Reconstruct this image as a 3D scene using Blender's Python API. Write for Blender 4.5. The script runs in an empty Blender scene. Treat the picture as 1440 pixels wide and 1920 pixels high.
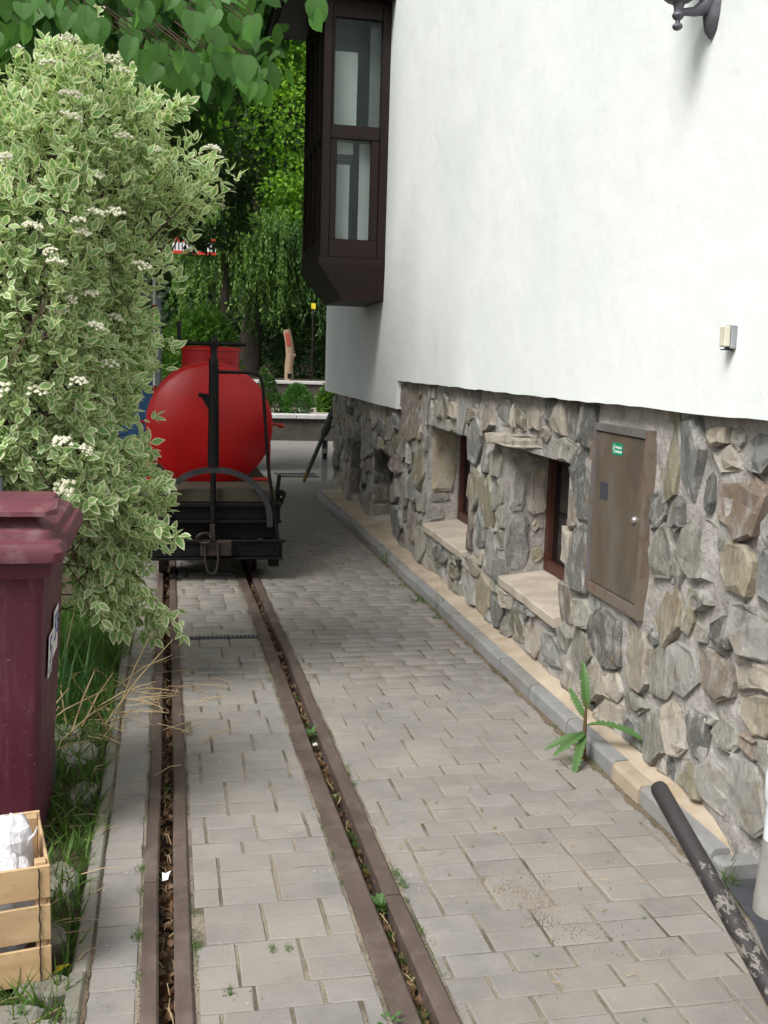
import bpy, math, random
import numpy as np
from mathutils import Vector, Matrix

sc = bpy.context.scene
R = math.radians
# ---------------------------------------------------------------- camera
cam_d = bpy.data.cameras.new('camera')
cam = bpy.data.objects.new('camera', cam_d)
sc.collection.objects.link(cam)
sc.camera = cam
cam_d.sensor_fit = 'VERTICAL'
cam_d.sensor_height = 36.0
cam_d.lens = 1941.0 / 1920.0 * 36.0
cam_d.clip_start = 0.05
cam_d.clip_end = 500
CR = ((0.97861, -0.203571, 0.029689), (-0.000131, 0.143697, 0.989622), (-0.205724, -0.968458, 0.140597))
cam.matrix_world = Matrix(((CR[0][0], CR[1][0], CR[2][0], 0), (CR[0][1], CR[1][1], CR[2][1], 0), (CR[0][2], CR[1][2], CR[2][2], 1.48), (0, 0, 0, 1)))
# ---------------------------------------------------------------- world, sun, exposure
SUN_EL, SUN_AZ = 50.0, 231.0      # azimuth clockwise from +Y
w = bpy.data.worlds.new('World')
sc.world = w
w.use_nodes = True
wn = w.node_tree.nodes
wl = w.node_tree.links
bg = wn['Background']
sky = wn.new('ShaderNodeTexSky')
sky.sky_type = 'NISHITA'
sky.sun_disc = False
sky.sun_elevation = R(SUN_EL)
sky.sun_rotation = R(SUN_AZ)
sky.air_density = 1.0
sky.dust_density = 4.0
sky.ozone_density = 1.0
hs = wn.new('ShaderNodeHueSaturation')
hs.inputs['Saturation'].default_value = 0.3
wl.new(sky.outputs[0], hs.inputs['Color'])
wl.new(hs.outputs[0], bg.inputs[0])
bg.inputs[1].default_value = 0.07
sun_d = bpy.data.lights.new('sun', 'SUN')
sun = bpy.data.objects.new('sun', sun_d)
sc.collection.objects.link(sun)
sun_d.energy = 1.5
sun_d.angle = R(24)
sun_d.color = (1.0, 0.985, 0.965)
sd = Vector((math.sin(R(SUN_AZ)) * math.cos(R(SUN_EL)), math.cos(R(SUN_AZ)) * math.cos(R(SUN_EL)), math.sin(R(SUN_EL))))
sun.rotation_euler = (-sd).to_track_quat('-Z', 'Y').to_euler()
sun.location = (-6, -6, 12)
sc.view_settings.view_transform = 'Standard'
sc.view_settings.look = 'None'
sc.view_settings.exposure = 1.35
sc.view_settings.gamma = 1.0
sc.view_settings.use_curve_mapping = False
sc.cycles.max_bounces = 4
sc.cycles.transparent_max_bounces = 8
sc.cycles.adaptive_threshold = 0.02

rng = np.random.default_rng(7)
random.seed(7)
U = random.uniform
COL = sc.collection
ORG = {}

# ---------------------------------------------------------------- helpers
def tag(o, label=None, cat=None, group=None, kind=None):
    if label: o['label'] = label
    if cat: o['category'] = cat
    if group: o['group'] = group
    if kind: o['kind'] = kind
    return o

def thing(name, loc, label, cat, group=None):
    o = bpy.data.objects.new(name, None)
    o.empty_display_size = 0.1
    COL.objects.link(o)
    o.location = loc
    ORG[o] = Vector(loc)
    return tag(o, label, cat, group)

def link(name, me, parent=None):
    o = bpy.data.objects.new(name, me)
    COL.objects.link(o)
    if parent is not None:
        o.parent = parent
        ORG[o] = ORG.get(parent, Vector((0, 0, 0)))
    else:
        ORG[o] = Vector((0, 0, 0))
    return o

class MB:
    def __init__(s):
        s.v = []; s.f = []; s.m = []
    def add(s, vs, fs, m=0):
        o = len(s.v)
        s.v += [tuple(p) for p in vs]
        s.f += [tuple(i + o for i in f) for f in fs]
        s.m += [m] * len(fs)
        return s
    def box(s, a, b, m=0, bev=0.0, rot=None, piv=None):
        x0, y0, z0 = a; x1, y1, z1 = b
        if bev <= 0:
            vs = [(x0, y0, z0), (x1, y0, z0), (x1, y1, z0), (x0, y1, z0), (x0, y0, z1), (x1, y0, z1), (x1, y1, z1), (x0, y1, z1)]
            fs = [(0, 3, 2, 1), (4, 5, 6, 7), (0, 1, 5, 4), (1, 2, 6, 5), (2, 3, 7, 6), (3, 0, 4, 7)]
        else:
            e = min(bev, abs(x1 - x0) * .45, abs(y1 - y0) * .45, abs(z1 - z0) * .45)
            vs = []; fs = []
            idx = {}
            def V(ix, iy, iz, ax):
                k = (ix, iy, iz, ax)
                if k not in idx:
                    p = [(x0, x1)[ix], (y0, y1)[iy], (z0, z1)[iz]]
                    sg = [(e, -e)[ix], (e, -e)[iy], (e, -e)[iz]]
                    for j in range(3):
                        if j != ax: p[j] += sg[j]
                    idx[k] = len(vs); vs.append(tuple(p))
                return idx[k]
            for ax in range(3):
                o1, o2 = [j for j in range(3) if j != ax]
                for sd_ in (0, 1):
                    q = []
                    for (a_, b_) in ((0, 0), (1, 0), (1, 1), (0, 1)):
                        t = [0, 0, 0]; t[ax] = sd_; t[o1] = a_; t[o2] = b_
                        q.append(V(t[0], t[1], t[2], ax))
                    fs.append(tuple(q))
            for ax in range(3):
                o1, o2 = [j for j in range(3) if j != ax]
                for a_ in (0, 1):
                    for b_ in (0, 1):
                        q = []
                        for e_, axx in ((0, o1), (1, o1), (1, o2), (0, o2)):
                            t = [0, 0, 0]; t[ax] = e_; t[o1] = a_; t[o2] = b_
                            q.append(V(t[0], t[1], t[2], axx))
                        fs.append(tuple(q))
            for i in (0, 1):
                for j in (0, 1):
                    for k in (0, 1):
                        fs.append((V(i, j, k, 0), V(i, j, k, 1), V(i, j, k, 2)))
        if rot is not None:
            pv = Vector(piv) if piv else Vector(((x0 + x1) / 2, (y0 + y1) / 2, (z0 + z1) / 2))
            vs = [tuple(rot @ (Vector(p) - pv) + pv) for p in vs]
        return s.add(vs, fs, m)
    def tube(s, pts, r, n=10, m=0, cap=True):
        pts = [Vector(p) for p in pts]
        rs = r if hasattr(r, '__len__') else [r] * len(pts)
        vs = []; fs = []
        up = None
        for i, p in enumerate(pts):
            t = (pts[min(i + 1, len(pts) - 1)] - pts[max(i - 1, 0)]).normalized()
            if up is None:
                up = Vector((0, 0, 1)) if abs(t.z) < .9 else Vector((1, 0, 0))
            a = t.cross(up)
            if a.length < 1e-5: a = t.cross(Vector((0, 1, 0)))
            a.normalize()
            b = a.cross(t).normalized()
            up = b
            for k in range(n):
                an = 2 * math.pi * k / n
                vs.append(tuple(p + (a * math.cos(an) + b * math.sin(an)) * rs[i]))
        for i in range(len(pts) - 1):
            for k in range(n):
                fs.append((i * n + k, i * n + (k + 1) % n, (i + 1) * n + (k + 1) % n, (i + 1) * n + k))
        if cap:
            fs.append(tuple(range(n - 1, -1, -1)))
            fs.append(tuple((len(pts) - 1) * n + k for k in range(n)))
        return s.add(vs, fs, m)
    def lathe(s, c, prof, n=24, m=0, axis='Z', cap=True):
        c = Vector(c); vs = []; fs = []
        for (r, h) in prof:
            for k in range(n):
                a = 2 * math.pi * k / n
                if axis == 'Z': q = Vector((r * math.cos(a), r * math.sin(a), h))
                elif axis == 'Y': q = Vector((r * math.cos(a), h, r * math.sin(a)))
                else: q = Vector((h, r * math.cos(a), r * math.sin(a)))
                vs.append(tuple(c + q))
        for i in range(len(prof) - 1):
            for k in range(n):
                fs.append((i * n + k, i * n + (k + 1) % n, (i + 1) * n + (k + 1) % n, (i + 1) * n + k))
        if cap:
            fs.append(tuple(range(n)))
            fs.append(tuple((len(prof) - 1) * n + k for k in range(n)))
        return s.add(vs, fs, m)
    def build(s, name, mats, parent=None, smooth=False, recalc=True):
        o0 = ORG.get(parent, Vector((0, 0, 0))) if parent is not None else Vector((0, 0, 0))
        me = bpy.data.meshes.new(name)
        me.from_pydata([(p[0] - o0.x, p[1] - o0.y, p[2] - o0.z) for p in s.v], [], s.f)
        if not isinstance(mats, (list, tuple)): mats = [mats]
        for mt in mats: me.materials.append(mt)
        if len(mats) > 1: me.polygons.foreach_set('material_index', s.m)
        me.update()
        if recalc:
            import bmesh
            b = bmesh.new(); b.from_mesh(me)
            bmesh.ops.recalc_face_normals(b, faces=b.faces)
            b.to_mesh(me); b.free()
        if smooth:
            me.polygons.foreach_set('use_smooth', [True] * len(me.polygons))
            try: me.set_sharp_from_angle(angle=R(40))
            except Exception: pass
        return link(name, me, parent)

def np_mesh(name, V, F, mats, parent=None, mi=None, smooth=False):
    """fast mesh from numpy arrays, F is (n,k)"""
    o0 = ORG.get(parent, Vector((0, 0, 0))) if parent is not None else Vector((0, 0, 0))
    V = np.asarray(V, dtype=np.float32) - np.array(o0, dtype=np.float32)
    F = np.asarray(F, dtype=np.int32)
    me = bpy.data.meshes.new(name)
    k = F.shape[1]
    me.vertices.add(len(V)); me.vertices.foreach_set('co', V.ravel())
    me.loops.add(F.size); me.loops.foreach_set('vertex_index', F.ravel())
    me.polygons.add(len(F))
    me.polygons.foreach_set('loop_start', np.arange(0, F.size, k, dtype=np.int32))
    if not isinstance(mats, (list, tuple)): mats = [mats]
    for mt in mats: me.materials.append(mt)
    if mi is not None: me.polygons.foreach_set('material_index', np.asarray(mi, dtype=np.int32))
    if smooth: me.polygons.foreach_set('use_smooth', np.ones(len(F), dtype=bool))
    me.update(calc_edges=True)
    return link(name, me, parent)

def frames(T, N):
    T = T / np.linalg.norm(T, axis=1, keepdims=True)
    B = np.cross(N, T); B /= np.linalg.norm(B, axis=1, keepdims=True) + 1e-9
    N2 = np.cross(T, B)
    return np.stack([B, T, N2], 2)   # columns: x=B (width), y=T (length), z=N

def scatter(base, faces, P, T, N, S):
    """instances of base (n,3) at P with length axis T and normal N, scale S -> V,F"""
    Rm = frames(T, N)
    V = np.einsum('kij,nj->kni', Rm, base) * np.asarray(S).reshape(-1, 1, 1) + P[:, None, :]
    nb = len(base)
    F = (np.asarray(faces)[None] + (np.arange(len(P)) * nb)[:, None, None])
    return V.reshape(-1, 3), F.reshape(-1, F.shape[-1])

def g(y):   # height of the path, falling gently away from the camera
    return -0.013 * min(max(y, -6), 17.0)

# ---------------------------------------------------------------- materials
class NT:
    def __init__(s, name):
        s.m = bpy.data.materials.new(name); s.m.use_nodes = True
        s.t = s.m.node_tree; s.n = s.t.nodes; s.l = s.t.links
        s.b = s.n['Principled BSDF']; s.out = s.n['Material Output']
        s.pos = s.n.new('ShaderNodeNewGeometry')
    def mapping(s, scale=(1, 1, 1), rot=(0, 0, 0)):
        mp = s.n.new('ShaderNodeMapping')
        mp.inputs['Scale'].default_value = scale; mp.inputs['Rotation'].default_value = rot
        s.l.new(s.pos.outputs['Position'], mp.inputs['Vector'])
        return mp.outputs[0]
    def noise(s, scale, detail=4, rough=.55, vec=None, dist=0.0):
        x = s.n.new('ShaderNodeTexNoise')
        x.inputs['Scale'].default_value = scale; x.inputs['Detail'].default_value = detail
        x.inputs['Roughness'].default_value = rough; x.inputs['Distortion'].default_value = dist
        s.l.new(vec if vec is not None else s.pos.outputs['Position'], x.inputs['Vector'])
        return x.outputs['Fac']
    def ramp(s, fac, stops):
        x = s.n.new('ShaderNodeValToRGB')
        e = x.color_ramp.elements
        while len(e) < len(stops): e.new(0.5)
        for i, (p, c) in enumerate(stops):
            e[i].position = p
            e[i].color = (c[0], c[1], c[2], 1) if hasattr(c, '__len__') else (c, c, c, 1)
        s.l.new(fac, x.inputs['Fac'])
        return x.outputs['Color']
    def mix(s, fac, a, b, mode='MIX'):
        x = s.n.new('ShaderNodeMix'); x.data_type = 'RGBA'; x.blend_type = mode
        for sock, val in ((x.inputs[0], fac), (x.inputs[6], a), (x.inputs[7], b)):
            if hasattr(val, 'links') or hasattr(val, 'is_linked'): s.l.new(val, sock)
            elif hasattr(val, '__len__'): sock.default_value = (val[0], val[1], val[2], 1)
            else: sock.default_value = val
        return x.outputs[2]
    def math(s, op, a, b=0.0, clamp=False):
        x = s.n.new('ShaderNodeMath'); x.operation = op; x.use_clamp = clamp
        for sock, val in ((x.inputs[0], a), (x.inputs[1], b)):
            if hasattr(val, 'is_linked'): s.l.new(val, sock)
            else: sock.default_value = val
        return x.outputs[0]
    def bump(s, h, strength=.3, dist=.01, prev=None):
        x = s.n.new('ShaderNodeBump')
        x.inputs['Strength'].default_value = strength; x.inputs['Distance'].default_value = dist
        s.l.new(h, x.inputs['Height'])
        if prev is not None: s.l.new(prev, x.inputs['Normal'])
        s.l.new(x.outputs[0], s.b.inputs['Normal'])
        return x.outputs[0]
    def objrand(s):
        return s.n.new('ShaderNodeObjectInfo').outputs['Random']
    def objcol(s):
        return s.n.new('ShaderNodeObjectInfo').outputs['Color']
    def island(s):
        return s.pos.outputs['Random Per Island']
    def set(s, col=None, rough=None, metal=None, spec=None):
        for key, val in (('Base Color', col), ('Roughness', rough), ('Metallic', metal), ('Specular IOR Level', spec)):
            if val is None: continue
            if hasattr(val, 'is_linked'): s.l.new(val, s.b.inputs[key])
            elif hasattr(val, '__len__'): s.b.inputs[key].default_value = (val[0], val[1], val[2], 1)
            else: s.b.inputs[key].default_value = val
        return s.m

def simple(name, c1, c2=None, scale=6, rough=.8, bump=.15, bscale=80, bdist=.004, metal=0, spec=.4, stretch=(1, 1, 1), objvar=0.0, grime=None, gscale=3):
    n = NT(name)
    c2 = c2 or tuple(x * .75 for x in c1)
    vec = n.mapping(stretch)
    f = n.noise(scale, 5, .6, vec)
    col = n.ramp(f, [(.32, c2), (.68, c1)])
    if grime:
        gf = n.noise(gscale, 6, .65)
        col = n.mix(n.ramp(gf, [(.5, 0.0), (.72, 1.0)]), col, grime)
    if objvar:
        k = n.math('MULTIPLY_ADD', n.objrand(), objvar)
        k.node.inputs[2].default_value = 1 - objvar / 2
        col = n.mix(1.0, col, k, 'MULTIPLY')
    if bump:
        n.bump(n.noise(bscale, 4, .6, vec), bump, bdist)
    return n.set(col, rough, metal, spec)

def leafmat(name, c1, c2, trans=.45, rough=.55, objvar=False, tcol=None):
    n = NT(name)
    r = n.objrand() if objvar else n.island()
    f = n.noise(2.2, 2)
    mixf = n.math('ADD', n.math('MULTIPLY', r, .65), n.math('MULTIPLY', f, .35))
    col = n.ramp(mixf, [(.15, c2), (.85, c1)])
    n.set(col, rough, 0, .35)
    tr = n.n.new('ShaderNodeBsdfTranslucent')
    tc = n.mix(1.0, col, tcol or (1.15, 1.25, .5), 'MULTIPLY')
    n.l.new(tc, tr.inputs[0])
    ms = n.n.new('ShaderNodeMixShader'); ms.inputs[0].default_value = trans
    n.l.new(n.b.outputs[0], ms.inputs[1]); n.l.new(tr.outputs[0], ms.inputs[2])
    n.l.new(ms.outputs[0], n.out.inputs[0])
    return n.m

MT = {}
def paver_mat():
    n = NT('concrete_paver')
    big = n.noise(1.1, 3, .6)
    mid = n.noise(9, 5, .65)
    fine = n.noise(260, 3, .7)
    base = n.ramp(mid, [(.3, (.168, .160, .150)), (.7, (.236, .225, .212))])
    base = n.mix(n.ramp(big, [(.38, 0.0), (.7, .55)]), base, (.25, .225, .195))
    base = n.mix(n.ramp(fine, [(.30, .55), (.48, 0.0)]), base, (.12, .112, .105))
    sp = n.noise(62, 2, .5)
    base = n.mix(n.ramp(sp, [(.73, 0.0), (.76, .7)]), base, (.48, .47, .45))
    st = n.noise(4.2, 6, .7)
    base = n.mix(n.ramp(st, [(.60, 0.0), (.74, .5)]), base, (.145, .134, .12))
    dst = n.noise(3.4, 6, .72)
    base = n.mix(n.ramp(dst, [(.42, 0.0), (.64, .65)]), base, (.262, .236, .20))
    k = n.math('MULTIPLY_ADD', n.objrand(), .15); k.node.inputs[2].default_value = .93
    k2 = n.math('MULTIPLY_ADD', n.island(), .12); k2.node.inputs[2].default_value = .94
    base = n.mix(1.0, base, k, 'MULTIPLY'); base = n.mix(1.0, base, k2, 'MULTIPLY')
    n.bump(n.noise(180, 4, .7), .35, .003)
    return n.set(base, .9, 0, .25)
MT['paver'] = paver_mat()

def far_paver_mat():
    n = NT('paving_distance')
    br = n.n.new('ShaderNodeTexBrick')
    br.inputs['Scale'].default_value = 1.0
    br.inputs['Brick Width'].default_value = .165; br.inputs['Row Height'].default_value = .1
    br.inputs['Mortar Size'].default_value = .006
    br.inputs['Color1'].default_value = (.22, .21, .2, 1); br.inputs['Color2'].default_value = (.19, .18, .17, 1)
    br.inputs['Mortar'].default_value = (.14, .12, .095, 1)
    n.l.new(n.pos.outputs['Position'], br.inputs['Vector'])
    col = n.mix(n.ramp(n.noise(2.0, 5), [(.4, 0.0), (.7, .5)]), br.outputs['Color'], (.19, .175, .15))
    return n.set(col, .9, 0, .25)
MT['paver_far'] = far_paver_mat()

def sand_mat(name, a, b, c):
    n = NT(name)
    f = n.noise(150, 5, .75)
    col = n.ramp(f, [(.28, a), (.5, b), (.74, c)])
    col = n.mix(n.ramp(n.noise(5, 4), [(.45, 0.0), (.62, .75)]), col, (.065, .06, .038))
    n.bump(n.noise(220, 4, .7), .8, .006)
    return n.set(col, .95, 0, .2)
MT['joint'] = sand_mat('joint_sand', (.15, .125, .098), (.25, .215, .168), (.37, .33, .275))
MT['sand'] = sand_mat('spilled_sand', (.22, .18, .13), (.36, .3, .23), (.5, .44, .37))
MT['kerb_dirt'] = sand_mat('kerb_dirt', (.06, .045, .03), (.15, .115, .08), (.30, .25, .19))
MT['soil'] = sand_mat('soil', (.03, .022, .015), (.075, .055, .038), (.13, .10, .07))

def stone_mat():
    n = NT('rubble_stone')
    oc = n.objcol()
    vec = n.mapping((6, 6, 2.6), (R(12), R(6), 0))
    sp_ = n.n.new('ShaderNodeCombineXYZ'); ang = n.math('MULTIPLY', n.math('SUBTRACT', n.objrand(), .5), 2.6); n.l.new(ang, sp_.inputs[0]); n.l.new(sp_.outputs[0], vec.node.inputs['Rotation'])
    st = n.noise(2.6, 7, .68, vec, .6)
    col = n.mix(n.ramp(st, [(.30, .62), (.48, 0.0)]), oc, (.10, .103, .10))
    col = n.mix(n.ramp(n.noise(3.1, 6, .7, n.mapping((4.5, 4.5, 2.6), (R(-8), 0, 0))), [(.50, 0.0), (.64, .65)]), col, (.56, .545, .51))
    oh = n.noise(6.5, 5, .65)
    col = n.mix(n.ramp(oh, [(.58, 0.0), (.72, .75)]), col, (.29, .21, .115))
    rs = n.noise(8.5, 4, .6, n.mapping((1, 1.3, .8), (1, 2, 3)))
    col = n.mix(n.ramp(rs, [(.68, 0.0), (.76, .55)]), col, (.25, .135, .075))
    fs = n.noise(85, 3, .7)
    col = n.mix(n.ramp(fs, [(.64, 0.0), (.7, .85)]), col, (.68, .66, .62))
    col = n.mix(n.ramp(n.noise(70, 4, .7), [(.28, .45), (.38, 0.0)]), col, (.07, .068, .065))
    h1 = n.bump(n.noise(15, 8, .76, n.mapping((1.6, 1.6, 1.0), (R(30), 0, 0)), .4), 1.0, .034)
    h2 = n.bump(n.noise(5, 5, .7, n.mapping((10, 10, 2.6), (R(-14), R(5), 0)), .8), .5, .014, h1)
    n.bump(n.noise(90, 4, .75), .7, .009, h2)
    return n.set(col, .8, 0, .35)
MT['stone'] = stone_mat()

def mortar_mat():
    n = NT('grey_mortar')
    f = n.noise(11, 6, .7)
    col = n.ramp(f, [(.3, (.27, .252, .232)), (.7, (.50, .475, .44))])
    col = n.mix(n.ramp(n.noise(110, 3, .7), [(.3, .6), (.45, 0.0)]), col, (.12, .11, .10))
    h = n.bump(n.noise(15, 6, .72), 1.0, .028)
    n.bump(n.noise(110, 4, .75), .7, .006, h)
    return n.set(col, .95, 0, .2)
MT['mortar'] = mortar_mat()

def plaster_mat():
    n = NT('white_plaster')
    f = n.noise(.9, 5, .6)
    col = n.ramp(f, [(.3, (.70, .745, .72)), (.7, (.79, .82, .805))])
    st = n.noise(1.4, 6, .65, n.mapping((5, 5, .25)))
    col = n.mix(n.ramp(st, [(.56, 0.0), (.78, .22)]), col, (.60, .64, .60))
    h = n.bump(n.noise(3.2, 4, .55), .35, .03)
    n.bump(n.noise(130, 4, .65), .3, .003, h)
    return n.set(col, .85, 0, .25)
MT['plaster'] = plaster_mat()
MT['kerb'] = simple('kerb_concrete', (.25, .25, .25), (.185, .185, .182), 7, .9, .35, 160, .003, objvar=.2, grime=(.20, .17, .12), gscale=2.3)
MT['kerb_sand'] = simple('patched_kerb', (.38, .31, .225), (.28, .225, .16), 6, .92, .4, 120, .004)
MT['strip'] = simple('sandy_concrete', (.45, .375, .285), (.32, .262, .195), 3.2, .92, .35, 120, .004, grime=(.30, .23, .15), gscale=4)
MT['sill'] = simple('sill_concrete', (.46, .40, .33), (.35, .30, .245), 5, .9, .4, 140, .004, grime=(.30, .25, .20), gscale=6)
MT['edging'] = simple('edging_concrete', (.22, .21, .18), (.155, .145, .12), 6, .92, .4, 140, .004, objvar=.2, grime=(.13, .12, .07), gscale=4)
MT['rail'] = simple('rusty_rail', (.145, .108, .092), (.085, .062, .051), 9, .62, .3, 90, .003, metal=.35, spec=.5, stretch=(1, .35, 1), grime=(.19, .15, .13), gscale=7)
MT['brown_wood'] = simple('dark_stained_wood', (.020, .0085, .007), (.011, .0055, .0045), 5, .5, .2, 40, .002, stretch=(6, 6, .7), spec=.3)
MT['red_brown'] = simple('red_brown_window', (.085, .030, .018), (.05, .018, .012), 6, .5, .15, 60, .002, stretch=(4, 4, .6))
MT['black'] = simple('black_paint', (.0042, .0045, .005), (.0028, .003, .0032), 12, .5, .2, 50, .002, spec=.2, grime=(.010, .008, .007), gscale=6)
MT['rust_black'] = simple('rusty_black', (.03, .018, .013), (.009, .007, .006), 14, .7, .4, 60, .004)
MT['deck_wood'] = simple('weathered_beam', (.065, .053, .034), (.036, .029, .019), 4, .85, .35, 40, .004, stretch=(.6, 5, 5))
def red_mat():
    n = NT('red_tank_paint')
    f = n.noise(2.4, 5, .6)
    col = n.ramp(f, [(.3, (.27, .0045, .0055)), (.7, (.39, .006, .007))])
    col = n.mix(n.ramp(n.noise(3.3, 6, .7, n.mapping((2, 2, .6))), [(.58, 0.0), (.75, .35)]), col, (.20, .02, .015))
    col = n.mix(n.ramp(n.noise(38, 3, .6), [(.70, 0.0), (.74, .6)]), col, (.10, .015, .01))
    n.bump(n.noise(5, 3), .08, .02)
    return n.set(col, n.ramp(n.noise(6, 4), [(.3, .30), (.7, .44)]), 0, .33)
MT['red'] = red_mat()
MT['red_trim'] = simple('red_trim', (.40, .018, .012), (.28, .012, .01), 6, .45, .1)
def bin_mat():
    n = NT('maroon_plastic')
    f = n.noise(3, 5, .6)
    col = n.ramp(f, [(.3, (.074, .013, .026)), (.7, (.102, .019, .036))])
    st = n.noise(1.7, 6, .65, n.mapping((12, 12, .8)))
    col = n.mix(n.ramp(st, [(.55, 0.0), (.8, .4)]), col, (.25, .12, .13))
    fs = n.noise(70, 3, .7)
    col = n.mix(n.ramp(fs, [(.66, 0.0), (.71, .5)]), col, (.32, .2, .2))
    n.bump(n.noise(160, 3, .6), .12, .002)
    return n.set(col, n.ramp(n.noise(7, 4), [(.3, .42), (.7, .62)]), 0, .45)
MT['bin'] = bin_mat()
MT['bin_lid'] = simple('faded_maroon_lid', (.145, .042, .056), (.095, .024, .036), 5, .6, .15, 120, .002, grime=(.20, .115, .12), gscale=9)
MT['dark_plastic'] = simple('dark_grey_plastic', (.06, .065, .07), None, 8, .5, .1)
MT['sticker'] = simple('paper_sticker', (.78, .78, .76), (.68, .68, .66), 9, .6, 0)
MT['blue_ink'] = simple('blue_ink', (.03, .05, .42), None, 9, .5, 0)
MT['grey_ink'] = simple('grey_ink', (.25, .27, .36), None, 9, .5, 0)
MT['crate'] = simple('crate_wood', (.52, .365, .205), (.385, .255, .135), 3.5, .72, .25, 50, .003, stretch=(.7, 6, 6), objvar=.22, grime=(.38, .25, .13), gscale=8)
MT['wire'] = simple('rusty_wire', (.05, .035, .03), None, 8, .6, 0, metal=.5)
def bag_mat():
    n = NT('white_plastic_bag')
    n.set((.80, .80, .83), .38, 0, .4)
    tr = n.n.new('ShaderNodeBsdfTranslucent'); tr.inputs[0].default_value = (.8, .8, .84, 1)
    ms = n.n.new('ShaderNodeMixShader'); ms.inputs[0].default_value = .25
    n.bump(n.noise(35, 5, .6, None, 1.5), .6, .01)
    n.l.new(n.b.outputs[0], ms.inputs[1]); n.l.new(tr.outputs[0], ms.inputs[2]); n.l.new(ms.outputs[0], n.out.inputs[0])
    return n.m
MT['bag'] = bag_mat()
def cab_mat(name, rusty):
    n = NT(name)
    f = n.noise(3.2, 6, .65, n.mapping((2, 2, .8)))
    col = n.ramp(f, [(.3, (.13, .115, .095)), (.5, (.20, .165, .125)), (.72, (.25, .245, .24))])
    col = n.mix(n.ramp(n.noise(7, 6, .7, n.mapping((3, 3, .7))), [(.55, 0.0), (.75, rusty)]), col, (.30, .13, .05))
    col = n.mix(n.ramp(n.noise(40, 4, .7), [(.64, 0.0), (.7, rusty)]), col, (.16, .06, .03))
    n.bump(n.noise(90, 4, .6), .2, .002)
    return n.set(col, .38, .45, .5)
MT['cab'] = cab_mat('tarnished_steel_door', .35)
MT['cab_frame'] = cab_mat('rusty_steel_frame', .9)
MT['cab_grey'] = simple('grey_steel_frame', (.24, .235, .23), (.16, .15, .14), 8, .42, .15, 90, .002, metal=.4, grime=(.20, .10, .05), gscale=9)
MT['cab_rust'] = simple('rust_edge', (.175, .125, .09), (.17, .155, .135), 9, .6, .35, 90, .004, metal=.2, stretch=(1, 1, .5), grime=(.13, .06, .035), gscale=16)
MT['steel'] = simple('dull_steel', (.42, .42, .42), (.28, .27, .26), 9, .4, .1, metal=.7)
MT['slate_plate'] = simple('dark_plate', (.055, .06, .075), None, 9, .5, .1)
MT['green_sticker'] = simple('green_sticker', (.0, .27, .13), (.0, .22, .105), 9, .5, 0)
MT['lamp_grey'] = simple('grey_cast_metal', (.135, .14, .16), (.085, .088, .10), 14, .5, .3, 120, .002, metal=.3)
MT['cream'] = simple('cream_plastic', (.66, .63, .50), None, 7, .5, .05)
MT['grey_plastic'] = simple('grey_plastic', (.30, .31, .33), None, 7, .5, .05)
MT['white_pipe'] = simple('white_pipe', (.74, .78, .82), (.62, .66, .69), 6, .35, .05, spec=.5)
MT['grey_pipe'] = simple('cement_pipe', (.30, .29, .265), (.2, .19, .17), 8, .75, .3, 120, .002)
MT['bitumen'] = simple('bitumen_sheet', (.055, .058, .066), (.035, .036, .04), 12, .85, .5, 160, .003)
def shaft_mat():
    n = NT('peeling_black_shaft')
    f = n.noise(62, 6, .7, n.mapping((1, .4, 1)))
    reg = n.n.new('ShaderNodeSeparateXYZ'); n.l.new(n.pos.outputs['Position'], reg.inputs[0])
    k = n.math('MULTIPLY_ADD', reg.outputs['Y'], -4.0); k.node.inputs[2].default_value = 7.35
    th = n.math('MULTIPLY', n.ramp(f, [(.50, 0.0), (.60, 1.0)]), n.math('MINIMUM', n.math('MAXIMUM', k, 0.03), 1.0))
    col = n.mix(n.ramp(th, [(.25, 0.0), (.33, 1.0)]), (.026, .023, .023), (.165, .15, .128))
    col = n.mix(n.ramp(n.noise(60, 4, .7), [(.62, 0.0), (.7, .5)]), col, (.12, .10, .095))
    n.bump(n.noise(45, 5, .65), .35, .003)
    return n.set(col, .5, 0, .5)
MT['shaft'] = shaft_mat()
def glass_mat(name, tint, ref):
    n = NT(name)
    n.set(tint, .05, 0, .8)
    tr = n.n.new('ShaderNodeBsdfTransparent'); tr.inputs[0].default_value = (.93, .96, .95, 1)
    ms = n.n.new('ShaderNodeMixShader'); ms.inputs[0].default_value = ref
    n.l.new(tr.outputs[0], ms.inputs[1]); n.l.new(n.b.outputs[0], ms.inputs[2]); n.l.new(ms.outputs[0], n.out.inputs[0])
    return n.m
MT['glass'] = glass_mat('window_glass', (.03, .04, .04), .14)
MT['dark_glass'] = glass_mat('cellar_glass', (.008, .009, .009), .85)
MT['blind'] = simple('white_blind', (.72, .75, .74), (.64, .67, .66), 3, .8, .05)
MT['dim_panel'] = simple('grey_interior', (.30, .33, .32), None, 3, .8, .05)
MT['interior'] = simple('room_interior', (.16, .17, .165), None, 3, .9, 0)
MT['bark'] = simple('bark', (.085, .068, .052), (.04, .032, .025), 8, .95, .8, 30, .02, stretch=(3, 3, .6))
MT['twig'] = simple('red_brown_twig', (.075, .040, .028), (.04, .022, .016), 20, .8, .2)
MT['green_stem'] = simple('green_stem', (.10, .13, .045), (.12, .06, .035), 15, .7, .1)
MT['log'] = simple('bare_log', (.30, .21, .14), (.19, .13, .085), 5, .9, .4, 40, .006, stretch=(3, 3, .6))
MT['log_red'] = simple('red_carving', (.36, .06, .035), (.24, .06, .04), 9, .9, .3)
MT['planter'] = simple('planter_concrete', (.075, .066, .054), (.045, .04, .032), 4, .95, .5, 60, .006)
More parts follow.
